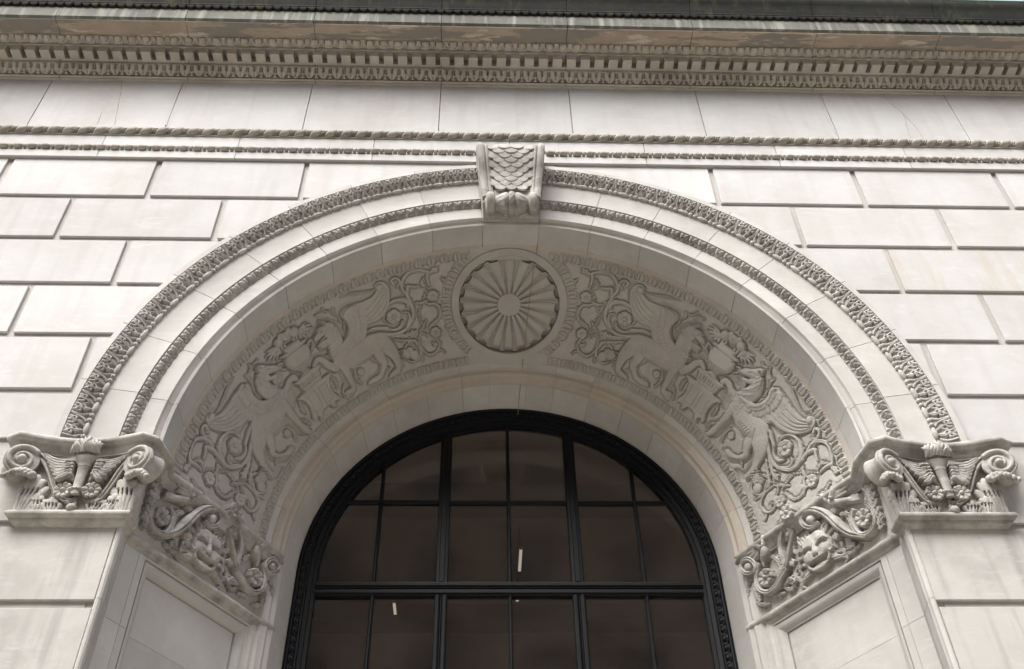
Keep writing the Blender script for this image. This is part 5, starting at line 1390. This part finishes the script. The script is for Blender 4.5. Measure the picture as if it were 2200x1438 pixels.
    for n, l, k in (('leaf1', 6, .7), ('leaf2', 4, .7), ('leaf3', 5, .7), ('leafcor', 9, .7), ('leaf4', 4, .7), ('leaf5', 4, .7)):
        r = jr(); acanthus(r, J(n), .025, k, l); add('acanthus_leaf', r)
    sA2 = np.array(J('sA2')); r = jr(); acanthus(r, [tuple(v) for v in sA2[:5]], .05, .5, 7, side=(-1,)); acanthus(r, [tuple(v) for v in np.array(J('sA'))[2:6]], .045, .5, 5); add('acanthus_leaf', r)
    for pth in ([(.30, -.10, .016), (.36, -.08, .024), (.42, -.04, .020)], [(.56, -.02, .016), (.62, -.05, .022), (.60, -.10, .016)], [(.20, -.36, .016), (.23, -.42, .022), (.20, -.47, .016)],
                [(.10, -.60, .016), (.18, -.62, .022), (.25, -.60, .018)], [(.69, -.24, .016), (.72, -.30, .024), (.70, -.36, .018)], [(.72, -.46, .018), (.76, -.53, .026), (.72, -.60, .020)], [(.86, -.06, .014), (.91, -.05, .020), (.90, -.12, .016)],
                [(1.06, -.52, .018), (1.00, -.58, .026), (.92, -.60, .020)], [(1.20, -.30, .018), (1.27, -.36, .028), (1.29, -.44, .020)], [(1.22, -.52, .018), (1.18, -.58, .026), (1.10, -.61, .018)], [(.25, -.54, .014), (.31, -.50, .022), (.30, -.43, .016)],
                [(-.11, -.10, .018), (-.14, -.20, .030), (-.13, -.32, .024)], [(-.12, -.36, .018), (-.145, -.46, .028), (-.13, -.58, .022)], [(.78, -.58, .016), (.84, -.61, .024), (.90, -.56, .018)]):
        r = jr(); acanthus(r, pth, .02, .8, 3); add('acanthus_leaf', r)
    for n in ('cone1', 'cone2', 'cone3'):
        c0 = J(n)[0]; r = jr(); r.chain([c0], .9, .02)
        for i in range(-2, 3):
            for j in range(-2, 3): r.chain([(c0[0] + i * .016 + (j % 2) * .008, c0[1] + j * .014, .008)] if i * i + j * j < 5 else [(c0[0], c0[1], .004)], .9, .02 + .9 * c0[2] * .85)
        add('pine_cone', r)
    for hd, nk, body, tail, root, tips in (
            ((.268, -.085), (.250, -.125), (.190, -.185), (-.02, -.262), (.185, -.150), ((.150, -.060), (.105, -.050), (.060, -.055), (.030, -.085), (.030, -.130), (.055, -.170))),
            ((.955, -.085), (.975, -.135), (1.000, -.200), (1.055, -.280), (1.010, -.150), ((1.060, -.095), (1.120, -.075), (1.180, -.080), (1.200, -.120), (1.170, -.165), (1.120, -.205)))):
        hd, nk, body, tail, root = map(np.array, (hd, nk, body, tail, root))
        r = jr()
        r.chain([(*nk, .020), (*((nk + body) / 2), .030), (*body, .040), (*(body * .5 + tail * .5), .028), (*tail, .010)], .8, .030, blend=140)
        for q in range(4): r.chain([(*(body * .6 + tail * .4 + [0, .008 * (q - 1.5)]), .008), (*(tail + [-.012, .016 * (q - 1.5)]), .008)], .9, .042, sm=0)
        for q in range(10): r.cut([(body[0] - .02 + .012 * (q % 4), body[1] - .02 + .014 * (q // 4)), (body[0] - .016 + .012 * (q % 4), body[1] - .012 + .014 * (q // 4))], .0035, .007, 0)
        bo_ = P(link('bird', r.mesh('bird', jm, CAPI)))
        r = jr(); bk = np.sign(hd[0] - body[0]) * np.array([.034, -.018])
        r.chain([(*nk, .017), (*hd, .024)], .95, .058, blend=140); r.chain([(*hd, .014), (*(hd + bk), .005)], 1.0, .062, sm=0)
        r.chain([(*(hd + [0, .004]), .005)], 1, .084); r.noise(.0012, 8)
        ho = link('head', r.mesh('head', jm, DROP if t.scale.x > 0 else CAPI)); ho.parent = bo_
        r = jr(); tips = [np.array(v) for v in tips]
        r.pad([tuple(root)] + [tuple(v * .92 + root * .08) for v in tips], .01, .02, .050)
        for q, tq in enumerate(tips):
            mid = root * .45 + tq * .55 + np.array([0, .012 - .004 * q])
            r.chain([(*root, .014), (*mid, .018), (*tq, .010)], 1.0, .062 - .002 * q); r.cut([root, mid, tq], .003, .008)
        r.chain([(*root, .022), (*(root * .6 + tips[1] * .4), .020)], .9, .070)
        wo = link('wing', r.mesh('wing', jm, CAPI)); wo.parent = bo_
def palm(r, x, z0, h, w, lean=0):
    """Upright leaf of five ribs with rounded tips and drilled eyes between them."""
    for k in (-2, 2, -1, 1, 0):
        t = h * (1 - .11 * abs(k) ** 1.5)
        r.chain([(x + k * w * .13, z0, w * .13), (x + k * w * .17 + lean * .4, z0 + t * .5, w * .16), (x + k * w * .25 + lean, z0 + t * .90, w * .20), (x + k * w * .27 + lean, z0 + t, w * .15)], .75, .018 + .006 * (2 - abs(k)))
    for k in (-2, -1, 0, 1):
        q = x + (k + .5) * w * .20 + lean * .7
        r.cut([(q - lean * .2, z0 + h * .52), (q, z0 + h * .66)], .0065, .05, 0)
        r.cut([(x + (k + .5) * w * .11, z0 + .01), (q - lean * .3, z0 + h * .5)], .003, .008)

for s, lab in ((1, 'paler carved capital on the right of the arch, its bird heads whitened'), (-1, 'shaded carved capital on the left of the arch, its inner mask in shade')):
    loc = (3.05, 0, -.75)
    t = empty('capital', lab, 'capital', (s * 3.05, 0, -.75), 'carved capitals of the arch'); t.scale = (s, 1, 1)
    build_capital(t, loc)

# ------------------------------------------------------------------ arched window
wd = empty('arched_window', 'tall arched window in black painted iron with dim brownish panes', 'window', (0, 1.95, BZ))
FP = [(1.868, 1.870), (1.848, 1.862), (1.838, 1.868), (1.836, 1.888), (1.790, 1.910), (1.786, 1.900), (1.772, 1.900), (1.768, 1.925), (1.735, 1.935), (1.732, 1.950), (1.70, 1.955), (1.70, 2.03), (1.868, 2.03)]
under(MB().arc(FP, 0, 180, 72).obj('frame', IRON, sharp=25), wd)
for s in (1, -1): under(MB().prism_z([(s * a, b) for a, b in FP], BZ, 0).obj('frame', IRON, sharp=25), wd)
L, mp = arcband((1.835, 1.884), (1.791, 1.908))
PWd = .0835
r = Relief(-PWd / 2, PWd / 2, 0, L, .004)
r.chain([(-.036, L, .007), (-.034, .018, .008), (0, .004, .008), (.034, .018, .008), (.036, L, .007)], .9, .003)
sl = r.win(-.03, .03, 0, L); U, W = np.meshgrid(r.u[sl[1]], r.w[sl[0]]); q = 1 - (U / .026) ** 2 - ((W - .030) / .024) ** 2
r.put(sl, np.where(q > 0, .004 + .022 * np.sqrt(np.maximum(q, 0)), -1))
we = r.mesh('egg', mp, IRON)
nA = 69
for i in range(nA):
    under(link('egg', we, None, rot=(0, rad(90 - (i + .5) * 180 / nA), 0)), wd)
for s in (1, -1):
    for i in range(30): under(link('egg', we, None, (0, 0, -(i + .5) * PWd), (0, rad(90 * s), 0)), wd)
def bar(x0, x1, z0, z1, name, dep=.07, y0=1.935):
    V = []
    m = MB(); c = .006
    if (x1 - x0) < (z1 - z0): m.prism_z([(x0, y0 + dep), (x0, y0 + .02), (x0 + c, y0 + .012), (x0 + (x1 - x0) * .28, y0 + .010), (x0 + (x1 - x0) * .32, y0), (x1 - (x1 - x0) * .32, y0), (x1 - (x1 - x0) * .28, y0 + .010), (x1 - c, y0 + .012), (x1, y0 + .02), (x1, y0 + dep)], z0, z1)
    else: m.prism_x([(y0 + dep, z0), (y0 + .02, z0), (y0 + .012, z0 + c), (y0 + .010, z0 + (z1 - z0) * .28), (y0, z0 + (z1 - z0) * .32), (y0, z1 - (z1 - z0) * .32), (y0 + .010, z1 - (z1 - z0) * .28), (y0 + .012, z1 - c), (y0 + .02, z1), (y0 + dep, z1)], x0, x1)
    return under(m.obj(name, IRON, sharp=20), wd)
RI = 1.705
XM, XT = .603, 1.20
def hz(x): return math.sqrt(RI * RI - x * x)
for x in (-XM, XM):
    bar(x - .055, x + .055, -.055, hz(abs(x) - .055) , 'mullion', .09)
    bar(x - .055, x - .008, BZ, -.185, 'mullion', .09); bar(x + .008, x + .055, BZ, -.185, 'mullion', .09)
    bar(x - .0075, x + .0075, BZ, -.186, 'mullion', .09, 1.945)
for x in (0, -XT, XT):
    bar(x - .017, x + .017, -.055, hz(abs(x) - .017), 'glazing_bar', .06, 1.95)
    bar(x - .017, x + .017, BZ, -.186, 'glazing_bar', .06, 1.95)
bar(-hz(.80), hz(.80), .782, .822, 'glazing_bar', .055, 1.951)
bar(-1.705, 1.705, -.120, -.053, 'transom', .095, 1.928); bar(-1.705, 1.705, -.187, -.124, 'transom', .095, 1.934)
bar(-1.705, 1.705, -1.36, -1.32, 'glazing_bar', .055, 1.951)
# panes, each its own sheet of glass
YG = 1.985
def pane(x0, x1, z0, z1):
    xs = np.linspace(x0, x1, 9); top = [min(z1, hz(x) if abs(x) < RI else 0) for x in xs]
    P_ = [(x0, z0), (x1, z0)] + [(x, t_) for x, t_ in zip(xs[::-1], top[::-1]) if t_ > z0 + .005]
    Q_ = [(a, b) for a, b in P_ if abs(a) < RI or b <= 0]
    if len(Q_) < 3: return
    n = len(Q_); V = [(x, YG, z) for x, z in Q_] + [(x, YG + .006, z) for x, z in Q_]
    F = [tuple(range(n)), tuple(range(n, 2 * n))[::-1]] + [(i, (i + 1) % n, n + (i + 1) % n, n + i) for i in range(n)]
    o = MB().add([(x - (x0 + x1) / 2, y - YG, z - z0) for x, y, z in V], F).obj('pane', GL, sharp=20)
    o.location = ((x0 + x1) / 2, YG, z0); o.rotation_euler = (rs.uniform(-.006, .006), 0, rs.uniform(-.008, .008)); under(o, wd)
xs = [-1.70, -XT, -XM, 0, XM, XT, 1.70]
for a, b in zip(xs[:-1], xs[1:]):
    for z0, z1 in ((.802, 3), (-.09, .802), (-1.34, -.155), (-3.2, -1.34)):
        if z0 == .802:
            a2, b2 = max(a, -hz(.803)), min(b, hz(.803))
            pane(a2, b2, z0, z1)
        else: pane(max(a, -1.70), min(b, 1.70), z0, z1)

# ------------------------------------------------------------------ room behind the window
rm_ = empty('room', 'dim brown room seen through the panes', 'room', (0, 6, BZ))
rm_['kind'] = 'structure'
fw = wall_columns(-4.5, 4.5, 0, 2.9, 1.95, 2.03, 2.2); fw.box(-4.5, -1.87, 2.03, 2.2, GZ, 0).box(1.87, 4.5, 2.03, 2.2, GZ, 0)
under(fw.obj('front_wall', PLAST), rm_)
under(MB().box(-4.5, 4.5, 2.03, 12, 2.70, 2.9).obj('ceiling', PLAST), rm_)
for i, y in enumerate((4.3, 7.3, 9.8)): under(MB().box(-4.5, 4.5, y, y + .35, 2.42, 2.70).obj('ceiling_beam', WOOD), rm_)
under(MB().box(-4.5, 4.5, 11.8, 12, GZ, 2.9).obj('back_wall', WOOD), rm_)
under(MB().box(-4.6, -4.4, 2.03, 12, GZ, 2.9).obj('side_wall', WOOD), rm_)
under(MB().box(4.4, 4.6, 2.03, 12, GZ, 2.9).obj('side_wall', WOOD), rm_)
under(MB().box(-4.5, 4.5, 2.03, 12, GZ - .1, GZ + .02).obj('room_floor', WOOD), rm_)
for (x, y0, y1, lab) in ((.262, 5.05, 5.58, 'longest striped lamp seen through the upper pane right of the middle bar'), (.258, 6.0, 6.36, 'small striped lamp just under the transom, right of the middle bar'), (-1.42, 6.40, 6.72, 'short striped lamp seen through the lower pane left of the left mullion')):
    t = empty('ceiling_lamp', lab, 'lamp', (x, (y0 + y1) / 2, 2.2), 'lamps hanging in the room behind the window')
    under(MB().box(x - .024, x + .024, y0, y1, 2.215, 2.25).obj('housing', WHITE), t)
    under(MB().box(x - .008, x + .008, (y0 + y1) / 2 - .01, (y0 + y1) / 2 + .01, 2.25, 2.7).obj('hanger', IRON), t)
    n = max(4, int((y1 - y0) / .05))
    for i in range(n):
        a = y0 + (y1 - y0) * i / n
        under(MB().box(x - .018, x + .018, a + .012, a + (y1 - y0) / n - .012, 2.205, 2.2145).obj('tube', LAMP), t)

# ------------------------------------------------------------------ building across the street (only reflected and shading)
ob = empty('brick_building', 'brown brick building across the street, mirrored in the window panes', 'building', (8, -22, GZ))
under(MB().box(-30, 30, -26, -18, GZ, 17.5).obj('brick_wall', BRICK), ob)
wm = MB().box(-.7, .7, -.03, .05, 0, 2.0).mesh('window', DGLAS)
fm_ = MB().box(-.85, .85, -.06, .02, -.18, -.02).mesh('sill', PAVE)
for i in range(16):
    for k in range(6):
        w_ = link('window', wm, None, (-25.5 + i * 3.4, -17.97, GZ + 2.0 + k * 3.8)); under(w_, ob)
        s_ = link('sill', fm_, None, (0, .05, 0)); s_.parent = w_
